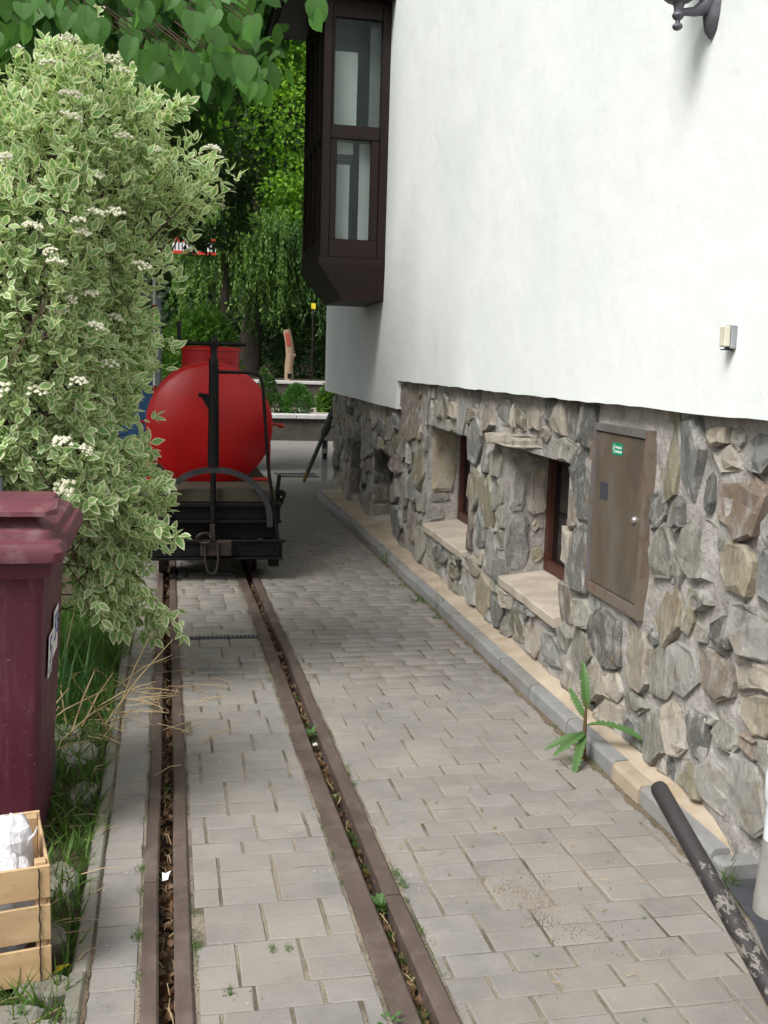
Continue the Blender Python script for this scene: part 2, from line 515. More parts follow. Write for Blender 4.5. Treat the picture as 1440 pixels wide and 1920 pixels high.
MT['cap'] = simple('light_capstone', (.50, .50, .485), (.38, .375, .36), 6, .9, .3)
MT['gravel'] = simple('pale_gravel', (.33, .285, .235), (.22, .19, .15), 20, .95, .6, 60, .01)
MT['paper'] = simple('white_scrap', (.78, .79, .82), (.68, .69, .72), 12, .7, .1)
MT['yellow'] = simple('yellow_paint', (.75, .62, .03), None, 8, .5, 0)
MT['red_flag'] = simple('red_paint', (.55, .04, .02), None, 8, .5, 0)
MT['white_paint'] = simple('white_paint', (.78, .78, .78), (.68, .68, .68), 8, .5, .05)
MT['blue'] = simple('blue_board', (.035, .12, .26), (.025, .09, .2), 6, .5, .05)
MT['tubing'] = simple('galvanised_tube', (.30, .33, .37), (.22, .24, .27), 8, .4, .05, metal=.5)
MT['parasol'] = simple('dark_green_pole', (.05, .062, .05), (.032, .04, .033), 8, .6, .1)
MT['olive_tip'] = simple('olive_pole', (.16, .13, .03), None, 8, .6, .1)
MT['straw'] = simple('dry_straw', (.40, .31, .17), (.23, .165, .085), 9, .9, 0, objvar=.3)
MT['dead_leaf'] = leafmat('dead_leaf', (.22, .12, .06), (.085, .048, .026), .15)
MT['dog_green'] = leafmat('dogwood_green', (.36, .54, .235), (.24, .42, .155), .5, .85, tcol=(1.05, 1.1, .8))
MT['dog_cream'] = leafmat('dogwood_cream', (.84, .86, .62), (.76, .80, .53), .48, .85, tcol=(1, 1, .7))
MT['dog_flower'] = leafmat('dogwood_flower', (.86, .85, .70), (.76, .76, .58), .25, tcol=(1, 1, .85))
MT['linden'] = leafmat('linden_leaf', (.12, .26, .075), (.06, .155, .048), .55, .55)
MT['bright'] = leafmat('bright_leaf', (.30, .50, .07), (.16, .33, .045), .6)
MT['mid'] = leafmat('mid_leaf', (.075, .155, .034), (.032, .085, .019), .4)
MT['darkleaf'] = leafmat('dark_leaf', (.045, .10, .025), (.02, .05, .013), .38)
MT['weep'] = leafmat('weeping_leaf', (.18, .30, .065), (.07, .155, .036), .5)
MT['bush'] = leafmat('box_leaf', (.08, .20, .036), (.04, .12, .024), .35)
MT['thuja'] = leafmat('thuja_leaf', (.20, .37, .08), (.10, .22, .05), .4)
MT['grass'] = leafmat('grass_blade', (.115, .205, .042), (.05, .115, .024), .4)
MT['weed'] = leafmat('weed_leaf', (.105, .20, .062), (.055, .13, .04), .35)
MT['reed'] = leafmat('reed_blade', (.055, .135, .035), (.028, .075, .02), .35)

# ================================================================ SETTING
# ground: one sheet to the horizon, following the fall of the path
ys = [-120, -40, -10, -2, 0, 2, 4, 6, 8, 10, 12, 14, 16.2, 17, 24, 40, 80, 160]
xs = [-150, -50, -15, -5, -2, 0, 2, 5, 15, 50, 150]
b = MB()
vs = [(x, y, g(y) - .085) for y in ys for x in xs]
nx = len(xs)
b.add(vs, [(j * nx + i, j * nx + i + 1, (j + 1) * nx + i + 1, (j + 1) * nx + i) for j in range(len(ys) - 1) for i in range(nx - 1)])
tag(b.build('ground', MT['soil']), kind='structure')

# hillside closing the view
b = MB()
hx = np.linspace(-70, 70, 29); hy = np.linspace(47, 81, 9)
vs = [(x, y, -.4 + 22 * min(1, (y - 47) / 26) ** 1.2 + 2.2 * math.sin(x * .13) * (y - 47) / 34) for y in hy for x in hx]
b.add(vs, [(j * 29 + i, j * 29 + i + 1, (j + 1) * 29 + i + 1, (j + 1) * 29 + i) for j in range(8) for i in range(28)])
tag(b.build('hillside', simple('wooded_hill', (.030, .055, .018), (.012, .025, .008), 1.2, .95, .8, 4, .4), smooth=True), kind='structure')

def sheet(name, poly_rows, mat, dz, kind='structure', parent=None):
    """rows of (y, x0, x1) -> strip following the fall"""
    b = MB(); vs = []
    for (y, x0, x1) in poly_rows:
        vs += [(x0, y, g(y) + dz), (x1, y, g(y) + dz)]
    b.add(vs, [(2 * i, 2 * i + 1, 2 * i + 3, 2 * i + 2) for i in range(len(poly_rows) - 1)])
    o = b.build(name, mat, parent)
    if kind: tag(o, kind=kind)
    return o

def kx(y): return 1.580 + .0190 * y       # outer face of the kerb
def wx(y, off=0.0): return 1.665 + .0345 * y - off   # face of the stone base

# bedding sand of the paved path, the pavers are its pieces
b = MB()
for (sa, sb_) in ((-.19, lambda q: -.058), (.066, lambda q: .514), (.666, lambda q: 1.9 if q < 2.72 else kx(q) + .03)):
    yy = (-4, 0, 2.0, 2.71, 2.72, 5, 8, 12.7); vs = []
    for q in yy: vs += [(sa, q, g(q) - .0032), (sb_(q), q, g(q) - .0032)]
    b.add(vs, [(2 * i, 2 * i + 1, 2 * i + 3, 2 * i + 2) for i in range(len(yy) - 1)])
pav = tag(b.build('pavement', MT['joint']), kind='structure')
far_pav = sheet('courtyard_paving', [(12.701, -6, kx(12.7) + .05), (12.85, -6, 9), (17.0, -6, 9), (22.65, -6, 12)], MT['paver_far'], -.001)
sheet('path_beyond', [(9.6, .672, kx(9.6)), (12.7, .672, kx(12.7))], MT['paver_far'], -.002)
sheet('path_beyond', [(9.6, .07, .509), (12.7, .07, .509)], MT['paver_far'], -.002)

def paver_mesh(i):
    """unit paver, top at z=0, chamfered and slightly uneven, 1 x 1 footprint"""
    b = MB(); e = .024; j = lambda a: U(-a, a)
    top = [(-.5 + e, -.5 + e * 1.5, j(.0015)), (.5 - e, -.5 + e * 1.5, j(.0015)), (.5 - e, .5 - e * 1.5, j(.0015)), (-.5 + e, .5 - e * 1.5, j(.0015))]
    mid = [(-.5 + j(.008), -.5 + j(.01), -.0022), (.5 + j(.008), -.5 + j(.01), -.0022), (.5 + j(.008), .5 + j(.01), -.0022), (-.5 + j(.008), .5 + j(.01), -.0022)]
    bot = [(x, y, -.05) for x, y, z in mid]
    b.add(top + mid + bot, [(0, 1, 2, 3)] + [(4 + k, 4 + (k + 1) % 4, (k + 1) % 4, k) for k in range(4)] + [(8 + k, 8 + (k + 1) % 4, 4 + (k + 1) % 4, 4 + k) for k in range(4)])
    me = bpy.data.meshes.new('paver'); me.from_pydata(b.v, [], b.f); me.materials.append(MT['paver']); me.update()
    return me
PMESH = [paver_mesh(i) for i in range(8)]

def row_cells(x0, x1, L, off):
    cells = []; x = x0 - off
    while x < x1 - .012:
        a, c = max(x, x0), min(x + L, x1)
        if c - a > .028: cells.append((a, c))
        elif cells and c - a > 0: cells[-1] = (cells[-1][0], c)
        x += L
    return cells
OFFS = (0, .0825, .03, .11, .055, .137, .0825, .0)
pavers = []
y = 1.95; r = 0
while y < 9.6:
    D = .1
    for (x0, x1f, L, ph) in ((-.186, lambda q: -.066, .125, 0), (.074, lambda q: .506, .165, .03), (.674, lambda q: (1.60 if q < 2.66 else kx(q) - .006), .165, .08)):
        off = (ph + OFFS[(r // 2 + int(x0 * 7)) % len(OFFS)] + (.0825 if (r % 7 == 3) else 0)) % L if L > .13 else 0
        shift = {-.186: .035, .074: .0, .674: .05}[x0]
        for (a, c) in row_cells(x0, x1f(y), L, off):
            pavers.append((y + shift, a, c, D))
    y += D; r += 1
pavers.sort(key=lambda t: t[0])
# the 300 in view that show largest are pieces of their own
def in_view(p):
    P = Vector(((p[1] + p[2]) / 2, p[0] + .05, g(p[0]))) - Vector((0, 0, 1.48))
    c = [sum(CR[i][k] * P[k] for k in range(3)) for i in range(3)]
    u = 720 + 1941 * c[0] / -c[2]; v = 960 - 1941 * c[1] / -c[2]
    return -60 < u < 1500 and v < 1960
ind = [p for p in pavers if in_view(p)][:300]
inds = set(id(p) for p in ind)
rest = [p for p in pavers if id(p) not in inds]
slope = math.atan(-.013)
for (y0, a, c, D) in ind:
    o = bpy.data.objects.new('paver', random.choice(PMESH)); COL.objects.link(o); o.parent = pav
    gx = .005; gy = .0013
    o.scale = (c - a - 2 * gx, D - 2 * gy, 1)
    o.location = ((a + c) / 2 + U(-.0015, .0015), y0 + D / 2 + U(-.001, .001), g(y0 + D / 2) + U(-.0013, .0015))
    o.rotation_euler = (slope + U(-.012, .012), U(-.009, .009), U(-.008, .008))
V = []; F = []
base = [np.array([v.co[:] for v in m.vertices]) for m in PMESH]
fq = np.array([list(p.vertices) for p in PMESH[0].polygons])
for k, (y0, a, c, D) in enumerate(rest):
    bv = base[k % 8].copy(); bv[:, 0] *= (c - a - .01); bv[:, 1] *= D - .0026
    bv[:, 2] += bv[:, 1] * -.013 + bv[:, 0] * U(-.009, .009)
    bv += np.array([(a + c) / 2, y0 + D / 2, g(y0 + D / 2) + U(-.0013, .0015)])
    F.append(fq + 12 * k); V.append(bv)
o = np_mesh('paver_field', np.concatenate(V), np.concatenate(F), MT['paver'], pav); tag(o, kind='stuff')

# ---- track: four flat steel rails flush in the paving with two flange grooves
track = thing('railway_track', (.3, 5, g(5)), 'narrow gauge track of rusty rails sunk in grey paving, running under the red wagon', 'track')
def rail_strip(x0, x1, breaks, name='rail'):
    prev = -3.0
    for yb in breaks + [12.6]:
        bb = MB(); vs = []; n = max(2, int((yb - prev) / .6))
        yy = np.linspace(prev + .003, yb - .003, n)
        pr = [(x0, -.085), (x0, .002), (x0 + .006, .008), (x1 - .006, .008), (x1, .002), (x1, -.085)]
        for q in yy:
            wv = .0035 * math.sin(q * 1.7 + x0 * 9) + .002 * math.sin(q * 4.1)
            vs += [(px + wv, q, g(q) + pz) for px, pz in pr]
        fs = [(i * 6 + k, i * 6 + k + 1, (i + 1) * 6 + k + 1, (i + 1) * 6 + k) for i in range(n - 1) for k in range(5)]
        fs += [tuple(range(6)), tuple((n - 1) * 6 + k for k in range(6))]
        bb.add(vs, fs); bb.build(name, MT['rail'], track); prev = yb
rail_strip(-.060, -.018, [2.9, 6.2]); rail_strip(.023, .068, [4.4, 8.4])
rail_strip(.512, .577, [3.9, 7.4]); rail_strip(.618, .668, [2.72, 6.0, 9.0])
for x0, x1 in ((-.018, .023), (.577, .618)):
    q = sheet('groove_soil', [(yy, x0 - .004, x1 + .004) for yy in np.linspace(-1, 12.5, 60)], MT['soil'], -.06, kind=None, parent=None)
    q.parent = track; q.matrix_parent_inverse = Matrix.Translation(-Vector(track.location)); q['kind'] = 'stuff'
    for v in q.data.vertices: v.co.z += U(-.012, .008)

# ---- kerb against the house and the sandy strip behind it
kerb = sheet('kerb', [(yy, kx(yy) + .012, kx(yy) + .05) for yy in (2.72, 5, 8, 12.6)], MT['kerb'], -.03)
yk = 2.72; i = 0
while yk < 12.6:
    L = min(.50 + U(-.02, .02), 12.62 - yk)
    patched = abs(yk - 3.22) < .25 and i == 1
    h = .075 if not patched else .072
    if patched: L = .24
    bb = MB(); w_ = .068
    a, c = yk + .004, yk + L - .004
    pr = [(0, -.06), (.002, h - .018), (.012, h - .002), (w_ - .008, h), (w_, h - .01), (w_, -.06)]
    vs = []
    for q in (a, c):
        jx = U(-.004, .004)
        vs += [(kx(q) + p + jx, q, g(q) + z) for p, z in pr]
    bb.add(vs, [(k, k + 1, 6 + k + 1, 6 + k) for k in range(5)] + [tuple(range(6)), tuple(6 + k for k in range(6))])
    bb.build('kerbstone', MT['kerb_sand'] if patched else MT['kerb'], kerb)
    yk += L; i += 1
bb = MB(); bb.box((kx(2.7) + .0, 2.655, g(2.7) - .06), (wx(2.7) + .02, 2.715, g(2.7) + .062), bev=.01)
bb.build('kerbstone', MT['kerb'], kerb)
b = MB(); vs = []; yy = np.linspace(2.70, 12.75, 44)
for q in yy:
    for t, dz in ((0, .066), (.35, .074), (.7, .082), (1, .10)) if q > yy[0] else ((0, -.02), (.35, -.02), (.7, -.02), (1, -.02)):
        x = (kx(q) + .064) * (1 - t) + (wx(q) + .02) * t
        vs.append((x, q, g(q) + dz + U(-.003, .003)))
b.add(vs, [(i * 4 + k, i * 4 + k + 1, (i + 1) * 4 + k + 1, (i + 1) * 4 + k) for i in range(43) for k in range(3)])
tag(b.build('edge_strip_path', MT['strip'], smooth=True), kind='structure')

# ---- thin edging and verge on the other side
edg = sheet('verge_edging', [(yy, -.226, -.196) for yy in (-2, 2, 6, 12)], MT['edging'], -.03)
yk = 1.5
while yk < 8.5:
    L = U(.46, .52)
    wob = U(-.004, .004)
    bb = MB(); bb.box((-.232 + wob, yk + .003, g(yk) - .06), (-.192 + wob, yk + L - .003, g(yk + L / 2) + .012 + U(-.006, .004)), bev=.006)
    bb.build('edging_stone', MT['edging'], edg); yk += L
b = MB(); vs = []; gx = np.linspace(-6, -.225, 50); gy = np.linspace(-1, 13, 90)
for q in gy:
    for x in gx:
        vs.append((x, q, g(q) - .02 + .012 * math.sin(x * 9 + q * 3) * math.cos(q * 5) + U(-.010, .010)))
b.add(vs, [(j * 50 + i, j * 50 + i + 1, (j + 1) * 50 + i + 1, (j + 1) * 50 + i) for j in range(89) for i in range(49)])
verge = b.build('verge_ground', MT['soil'], smooth=True); tag(verge, kind='structure')
for (x, q, sx, sy, rz) in ((-.33, 4.02, .075, .12, .1), (-.29, 3.62, .05, .09, -.3), (-.30, 2.98, .05, .10, .2), (-.285, 2.42, .07, .055, .1), (-.37, 2.30, .09, .06, .3), (-.27, 2.22, .05, .07, -.2), (-.43, 4.25, .1, .1, .5), (-.30, 2.66, .04, .06, .4), (-.42, 2.2, .06, .05, 0)):
    bb = MB(); n = 9
    ring = [(math.cos(2 * math.pi * k / n) * U(.85, 1.1), math.sin(2 * math.pi * k / n) * U(.85, 1.1)) for k in range(n)]
    cr, sr = math.cos(rz), math.sin(rz)
    P = lambda u, v, z: (x + (u * sx) * cr - (v * sy) * sr, q + (u * sx) * sr + (v * sy) * cr, g(q) + z)
    vs = [P(u, v, -.05) for u, v in ring] + [P(u, v, .002) for u, v in ring] + [P(u * .82, v * .82, .012 + U(-.003, .003)) for u, v in ring]
    bb.add(vs, [(k, (k + 1) % n, n + (k + 1) % n, n + k) for k in range(n)] + [(n + k, n + (k + 1) % n, 2 * n + (k + 1) % n, 2 * n + k) for k in range(n)] + [tuple(2 * n + k for k in range(n))])
    bb.build('flagstone', MT['edging'], verge)

# ================================================================ HOUSE
house = thing('house', (wx(6) + .2, 6, g(6)), 'white plastered house on a rubble stone base along the paved path', 'house')
ZB1, ZB2, YS, YE = 1.352, 1.115, 8.57, 13.85
def wp(y, off, z): return (wx(y, off), y, z)
# plaster body with the step in its lower edge
b = MB()
prof = [(-5, ZB1)] + [(yq, ZB1 + U(-.004, .003)) for yq in np.arange(1.5, YS - .05, .11)] + [(YS, ZB1), (YS, ZB2)] + [(yq, ZB2 + U(-.004, .003)) for yq in np.arange(YS + .1, YE - .1, .13)] + [(YE, ZB2), (YE, 7.2), (-5, 7.2)]
vs = [wp(y, .062, z) for y, z in prof] + [(wx(y) + .42, y, z) for y, z in prof]
n = len(prof)
fs = [tuple(range(n)), tuple(range(2 * n - 1, n - 1, -1))] + [(k, (k + 1) % n, n + (k + 1) % n, n + k) for k in range(n)]
b.add(vs, fs)
# far gable return and back of the house
b.box((wx(YE) + .421, YE - .35, ZB2), (9, YE, 7.2)); b.box((8.7, -5, -.3), (9, YE - .351, 7.2)); b.box((wx(-5) + .421, -5, -.3), (8.699, -4.7, 7.2))
b.build('plaster_wall', MT['plaster'], house)
b = MB(); b.box((1.2, -5.4, 7.21), (9.4, YE + .4, 7.35)); b.build('roof', MT['brown_wood'], house)
# stone base: mortar body cut around the window openings
OPEN = [(4.47, 5.45, .325, 1.055), (6.27, 7.49, .305, 1.045), (8.94, 10.10, -.03, .675), (10.80, 11.70, -.03, .655)]
YC = 13.18
mort = MB()
def mslab(y0, y1, z0, z1, d0=0.0, d1=.32):
    if y1 - y0 < 1e-4 or z1 - z0 < 1e-4: return
    ny = max(1, int((y1 - y0) / .09)); nz = max(1, int((z1 - z0) / .09))
    vs = []
    for j in range(nz + 1):
        for i in range(ny + 1):
            yy_ = y0 + (y1 - y0) * i / ny; zz = z0 + (z1 - z0) * j / nz
            edge = i in (0, ny) or j in (0, nz)
            d = d0 - (0 if edge else .005 + .011 * (math.sin(yy_ * 23 + zz * 17) * math.sin(zz * 31 - yy_ * 9)))
            vs.append((wx(yy_) + d, yy_, zz))
    nf = len(vs)
    fs = [(j * (ny + 1) + i, j * (ny + 1) + i + 1, (j + 1) * (ny + 1) + i + 1, (j + 1) * (ny + 1) + i) for j in range(nz) for i in range(ny)]
    c = [(wx(yv) + d1, yv, zv) for yv, zv in ((y0, z0), (y1, z0), (y1, z1), (y0, z1))]
    f4 = [(wx(yv) + d0, yv, zv) for yv, zv in ((y0, z0), (y1, z0), (y1, z1), (y0, z1))]
    mort.add(vs, fs); mort.add(f4 + c, [(0, 1, 5, 4), (1, 2, 6, 5), (2, 3, 7, 6), (3, 0, 4, 7), (4, 5, 6, 7)])
cuts = [-5]
for (a, c, z0, z1) in OPEN: cuts += [a, c]
cuts += [YC]
for i in range(len(cuts) - 1):
    a, c = cuts[i], cuts[i + 1]
    segs = [(a, c)] if not (a < YS < c) else [(a, YS), (YS, c)]
    for (p, q) in segs:
        top = ZB1 - .002 if q <= YS + .001 else ZB2 - .002
        if i % 2 == 1:
            z0, z1 = OPEN[i // 2][2:]
            mslab(p, q, -.35, z0); mslab(p, q, z1, top)
        else:
            mslab(p, q, -.35, top)
swall = mort.build('stone_base', MT['mortar'], house)
b = MB(); b.box((wx(YC) + .321, YC - .35, -.35), (8.69, YC, ZB2 - .003)); b.build('end_wall', MT['mortar'], house)

SC = {'o': (0.276, 0.255, 0.174), 'b': (0.271, 0.274, 0.255), 't': (0.468, 0.416, 0.337), 'r': (0.309, 0.238, 0.185), 'g': (0.336, 0.322, 0.27), 'c': (0.43, 0.375, 0.27), 'd': (0.165, 0.166, 0.149), 'l': (0.453, 0.439, 0.395), 'n': (0.293, 0.25, 0.202)}
STONES = "3.50,1.18,0.078,0.147,o 3.33,1.18,0.092,0.135,b 3.16,1.28,0.097,0.032,t 2.89,1.25,0.099,0.049,b 2.98,1.08,0.187,0.103,r 3.49,0.84,0.092,0.095,g 3.22,0.89,0.156,0.093,g 2.96,0.89,0.122,0.071,c 2.76,0.89,0.062,0.092,b 3.44,0.62,0.129,0.123,c 3.27,0.66,0.044,0.089,o 3.17,0.73,0.061,0.039,g 2.82,0.70,0.128,0.085,l 3.03,0.66,0.059,0.047,d 3.16,0.62,0.050,0.028,g 3.28,0.46,0.140,0.087,l 3.06,0.51,0.120,0.079,n 3.45,0.41,0.091,0.097,g 3.67,0.38,0.157,0.118,t 3.99,0.38,0.157,0.120,d 4.11,0.17,0.153,0.091,t 4.27,0.24,0.134,0.094,g 4.29,0.43,0.116,0.059,g 4.34,1.00,0.135,0.163,d 4.32,0.64,0.135,0.156,d 3.91,0.21,0.098,0.058,t 3.53,0.50,0.054,0.035,d 2.80,0.56,0.134,0.059,t 3.19,1.08,0.028,0.068,d 3.03,1.28,0.035,0.030,g 2.75,1.16,0.034,0.050,g 2.77,1.05,0.052,0.053,l 3.07,1.22,0.077,0.045,t 2.76,0.50,0.103,0.086,c 3.50,0.14,0.119,0.101,g 3.31,0.24,0.072,0.095,t 3.15,0.27,0.079,0.078,d 3.05,0.36,0.037,0.024,l 2.95,0.34,0.084,0.040,g 3.18,0.10,0.087,0.063,o 2.99,0.15,0.093,0.093,l 2.78,0.21,0.106,0.135,l 2.80,0.36,0.061,0.025,r 3.65,0.22,0.103,0.032,g 3.89,0.08,0.125,0.091,t 2.67,0.36,0.069,0.062,g 8.11,1.11,0.281,0.234,n 7.62,1.20,0.22,0.150,g 7.15,1.18,0.159,0.060,g 6.70,1.19,0.152,0.051,t 6.25,1.18,0.171,0.043,n 5.86,1.20,0.126,0.082,n 5.55,1.22,0.144,0.088,b 5.24,1.20,0.096,0.065,o 5.01,1.25,0.131,0.066,t 4.79,1.17,0.063,0.034,t 4.60,1.25,0.102,0.069,t 6.09,1.04,0.17,0.146,b 5.30,1.10,0.450,0.037,t 7.75,0.74,0.20,0.170,o 8.69,0.63,0.23,0.079,n 8.78,0.40,0.15,0.114,g 8.37,0.44,0.25,0.115,g 6.12,0.75,0.14,0.129,o 5.80,0.71,0.16,0.165,o 5.60,0.78,0.11,0.101,g 6.17,0.46,0.09,0.137,n 5.95,0.53,0.13,0.141,b 6.06,0.26,0.20,0.050,t 5.68,0.42,0.114,0.130,l 7.97,0.21,0.291,0.123,n 8.64,0.13,0.28,0.133,b 7.56,0.18,0.124,0.152,g 7.22,0.15,0.153,0.062,g 6.90,0.19,0.164,0.054,d 6.59,0.21,0.118,0.041,g 6.98,0.07,0.167,0.054,g 6.53,0.13,0.147,0.051,o 6.15,0.10,0.189,0.097,l 5.81,0.13,0.144,0.128,c 5.50,0.13,0.153,0.100,b 5.55,0.24,0.093,0.033,g 5.31,0.07,0.094,0.055,g 5.11,0.13,0.107,0.078,o 4.83,0.14,0.144,0.093,t 4.55,0.15,0.119,0.074,b 7.92,0.02,0.274,0.073,l"
seeds = []
for t in STONES.split():
    q = t.split(','); f_ = [float(x) for x in q[:4]]
    if f_[0] < 4.4: f_[0] *= .976
    seeds.append(f_ + [q[4]])
CAB = (3.545, 4.13, .54, 1.272)
def blocked(y, z, m=0.0):
    if CAB[0] - m < y < CAB[1] + m and CAB[2] - m < z < CAB[3] + m: return True
    for (a, c, z0, z1) in OPEN:
        if a - m < y < c + m and z0 - m < z < z1 + m: return True
    return False
def topz(y): return ZB1 if y < YS else ZB2
rs = random.Random(3)
tries = 0
while tries < 9000 and len(seeds) < 285:
    tries += 1
    y = rs.uniform(2.0, YC); z = rs.uniform(g(y) + .03, topz(y) - .05)
    ry, rz = rs.uniform(.05, .13) * (1 if y < 8.3 else 1.6), rs.uniform(.05, .15)
    if tries > 4500: ry *= .55; rz *= .55
    if blocked(y, z, .03): continue
    if any(((y - s[0]) / (ry + s[2])) ** 2 + ((z - s[1]) / (rz + s[3])) ** 2 < .82 for s in seeds): continue
    seeds.append([y, z, ry, rz, rs.choice('ggbbdoltncgdb')])

def clip(poly, nx_, nz_, c):   # keep nx*y+nz*z <= c
    out = []
    for i in range(len(poly)):
        p, q = poly[i], poly[(i + 1) % len(poly)]
        dp, dq = nx_ * p[0] + nz_ * p[1] - c, nx_ * q[0] + nz_ * q[1] - c
        if dp <= 0: out.append(p)
        if dp * dq < 0:
            t = dp / (dp - dq); out.append((p[0] + t * (q[0] - p[0]), p[1] + t * (q[1] - p[1])))
    return out

def stone_obj(poly, to3, parent, colr, dep):
    """poly in wall coordinates, to3(u,v,depth)->xyz ; faceted stone proud of the mortar"""
    cu = sum(p[0] for p in poly) / len(poly); cv = sum(p[1] for p in poly) / len(poly)
    # refine the outline with jitter
    pts = []
    for i in range(len(poly)):
        p, q = poly[i], poly[(i + 1) % len(poly)]
        L = math.hypot(p[0] - q[0], p[1] - q[1]); k = max(1, min(3, int(L / .07)))
        for j in range(k):
            t = j / k; a = .007 if j == 0 else .014
            pts.append((p[0] + (q[0] - p[0]) * t + rs.uniform(-a, a), p[1] + (q[1] - p[1]) * t + rs.uniform(-a, a)))
    n = len(pts)
    if n < 4: return None
    tu, tv = rs.uniform(-.2, .2), rs.uniform(-.2, .14)
    r0 = min(max(abs(p[0] - cu) for p in pts), max(abs(p[1] - cv) for p in pts))
    def dd(u, v, k):
        d = dep * k + (tu * (u - cu) + tv * (v - cv)) * min(1, k)
        return max(d, .006 * k)
    def sh(p, s_): return (cu + (p[0] - cu) * s_, cv + (p[1] - cv) * s_)
    s1 = 1 - min(.3, .010 / max(r0, .02)); s2 = rs.uniform(.5, .68)
    vs = [to3(p[0], p[1], -.03) for p in pts]
    vs += [to3(p[0], p[1], dd(p[0], p[1], .72) + rs.uniform(-.007, .007)) for p in pts]
    for p in pts:
        q = sh(p, s1); vs.append(to3(q[0], q[1], dd(q[0], q[1], 1) + rs.uniform(-.009, .007)))
    ct = (cu + rs.uniform(-.2, .2) * r0, cv + rs.uniform(-.2, .2) * r0)
    m0 = len(vs)
    for i in range(0, n, 2):
        q = (ct[0] + (pts[i][0] - ct[0]) * s2, ct[1] + (pts[i][1] - ct[1]) * s2)
        vs.append(to3(q[0], q[1], dd(q[0], q[1], 1.0) + rs.uniform(-.008, .008)))
    m = len(vs) - m0
    vs.append(to3(ct[0], ct[1], dd(ct[0], ct[1], 1.0) + rs.uniform(-.005, .007)))
    fs = []
    for k in range(n):
        k2 = (k + 1) % n
        fs += [(k, k2, n + k2, n + k), (n + k, n + k2, 2 * n + k2, 2 * n + k)]
    for k in range(n):
        k2 = (k + 1) % n; i1 = m0 + (k // 2); i2 = m0 + ((k2 // 2) if k2 else 0)
        if i1 == i2: fs.append((2 * n + k, 2 * n + k2, i1))
        else: fs.append((2 * n + k, 2 * n + k2, i2, i1))
    for k in range(m): fs.append((m0 + k, m0 + (k + 1) % m, len(vs) - 1))
    b = MB(); b.add(vs, fs)
    o = b.build('stone', MT['stone'], parent, recalc=True)
    v_ = rs.uniform(.82, 1.18)
    o.color = (colr[0] * v_, colr[1] * v_, colr[2] * v_, 1)
    return o

YFIX = [(a, c, z0, z1) for (a, c, z0, z1) in OPEN] + [CAB]
for si, (y, z, ry, rz, k) in enumerate(seeds):
    if blocked(y, z, -.005): continue
    nn = rs.choice((5, 6, 6, 7)); a0 = rs.uniform(0, 6)
    poly = []
    for i in range(nn):
        an = a0 + 2 * math.pi * (i + rs.uniform(-.25, .25)) / nn
        cs, sn = math.cos(an), math.sin(an)
        e = (abs(cs) ** 5 + abs(sn) ** 5) ** (-1 / 5) * rs.uniform(1.0, 1.26)
        poly.append((y + ry * e * cs, z + rz * e * sn))
    for sj, s in enumerate(seeds):
        if sj == si: continue
        dy, dz = s[0] - y, s[1] - z
        if abs(dy) > 1.2 or abs(dz) > .8: continue
        # separating line in a metric scaled by the stone sizes
        A = ((dy / (ry + s[2])) ** 2 + (dz / (rz + s[3])) ** 2) ** .5
        if A > 2.2: continue
        mu = (ry + s[2]); mv = (rz + s[3])
        nx_, nz_ = dy / mu ** 2, dz / mv ** 2
        ln = math.hypot(nx_, nz_)
        if ln < 1e-6: continue
        t = ((ry / mu) + (rz / mv)) / 2
        px_, pz_ = y + dy * t, z + dz * t
        gap = .003
        poly = clip(poly, nx_ / ln, nz_ / ln, (nx_ * px_ + nz_ * pz_) / ln - gap)
        if len(poly) < 3: break
    if len(poly) < 3: continue
    for (a, c, z0, z1) in YFIX:
        ex = [(y - c, (-1, 0, -c - .004)), (a - y, (1, 0, a - .004)), (z - z1, (0, -1, -z1 - .004)), (z0 - z, (0, 1, z0 - (.05 if z0 > .2 and z0 < .4 else .004)))]
        dmax, pl = max(ex, key=lambda q: q[0])
        if dmax < 1.2: poly = clip(poly, *pl)
        if len(poly) < 3: break
    if len(poly) < 3: continue
    poly = clip(poly, 0, 1, topz(y) - .012); poly = clip(poly, 0, -1, -(g(y) + .085)) if len(poly) > 2 else poly
    if len(poly) > 2: poly = clip(poly, 1, 0, YC - .01)
    if len(poly) < 3: continue
    if max(p[0] for p in poly) - min(p[0] for p in poly) < .035 or max(p[1] for p in poly) - min(p[1] for p in poly) < .03: continue
    stone_obj(poly, lambda u, v, d: (wx(u) - d, u, v), swall, SC[k], rs.uniform(.014, .036) if z > .15 else rs.uniform(.012, .024))

# window recesses: jamb stones, sill, frame, pane
def jamb(ya, rows):
    for (d0, d1, z0, z1, k) in rows:
        poly = [(d0, z0 + .02), (d0 + .02, z0), (d1 - .02, z0 + .01), (d1, z0 + .03), (d1 - .005, z1 - .03), (d1 - .03, z1), (d0 + .03, z1 - .005), (d0 + .004, z1 - .03)]
        stone_obj(poly, lambda u, v, d: (wx(ya) + u, ya - d * .55, v), swall, SC[k], .022)
jamb(5.45, [(.012, .105, .70, .93, 'l'), (.13, .235, .68, .94, 't'), (.01, .135, .36, .67, 'b'), (.15, .215, .58, .65, 't'), (.16, .23, .40, .50, 'c'), (.03, .2, .955, 1.03, 'g')])
jamb(7.49, [(.03, .2, .55, 1.0, 'c'), (.012, .17, .47, .535, 'g'), (.005, .13, .33, .44, 'l')])
jamb(10.10, [(.01, .22, .30, .62, 'd'), (.01, .2, .12, .28, 'o'), (.02, .22, -.01, .10, 'g')])
jamb(11.70, [(.01, .2, .3, .6, 'd'), (.01, .22, .0, .28, 'n')])
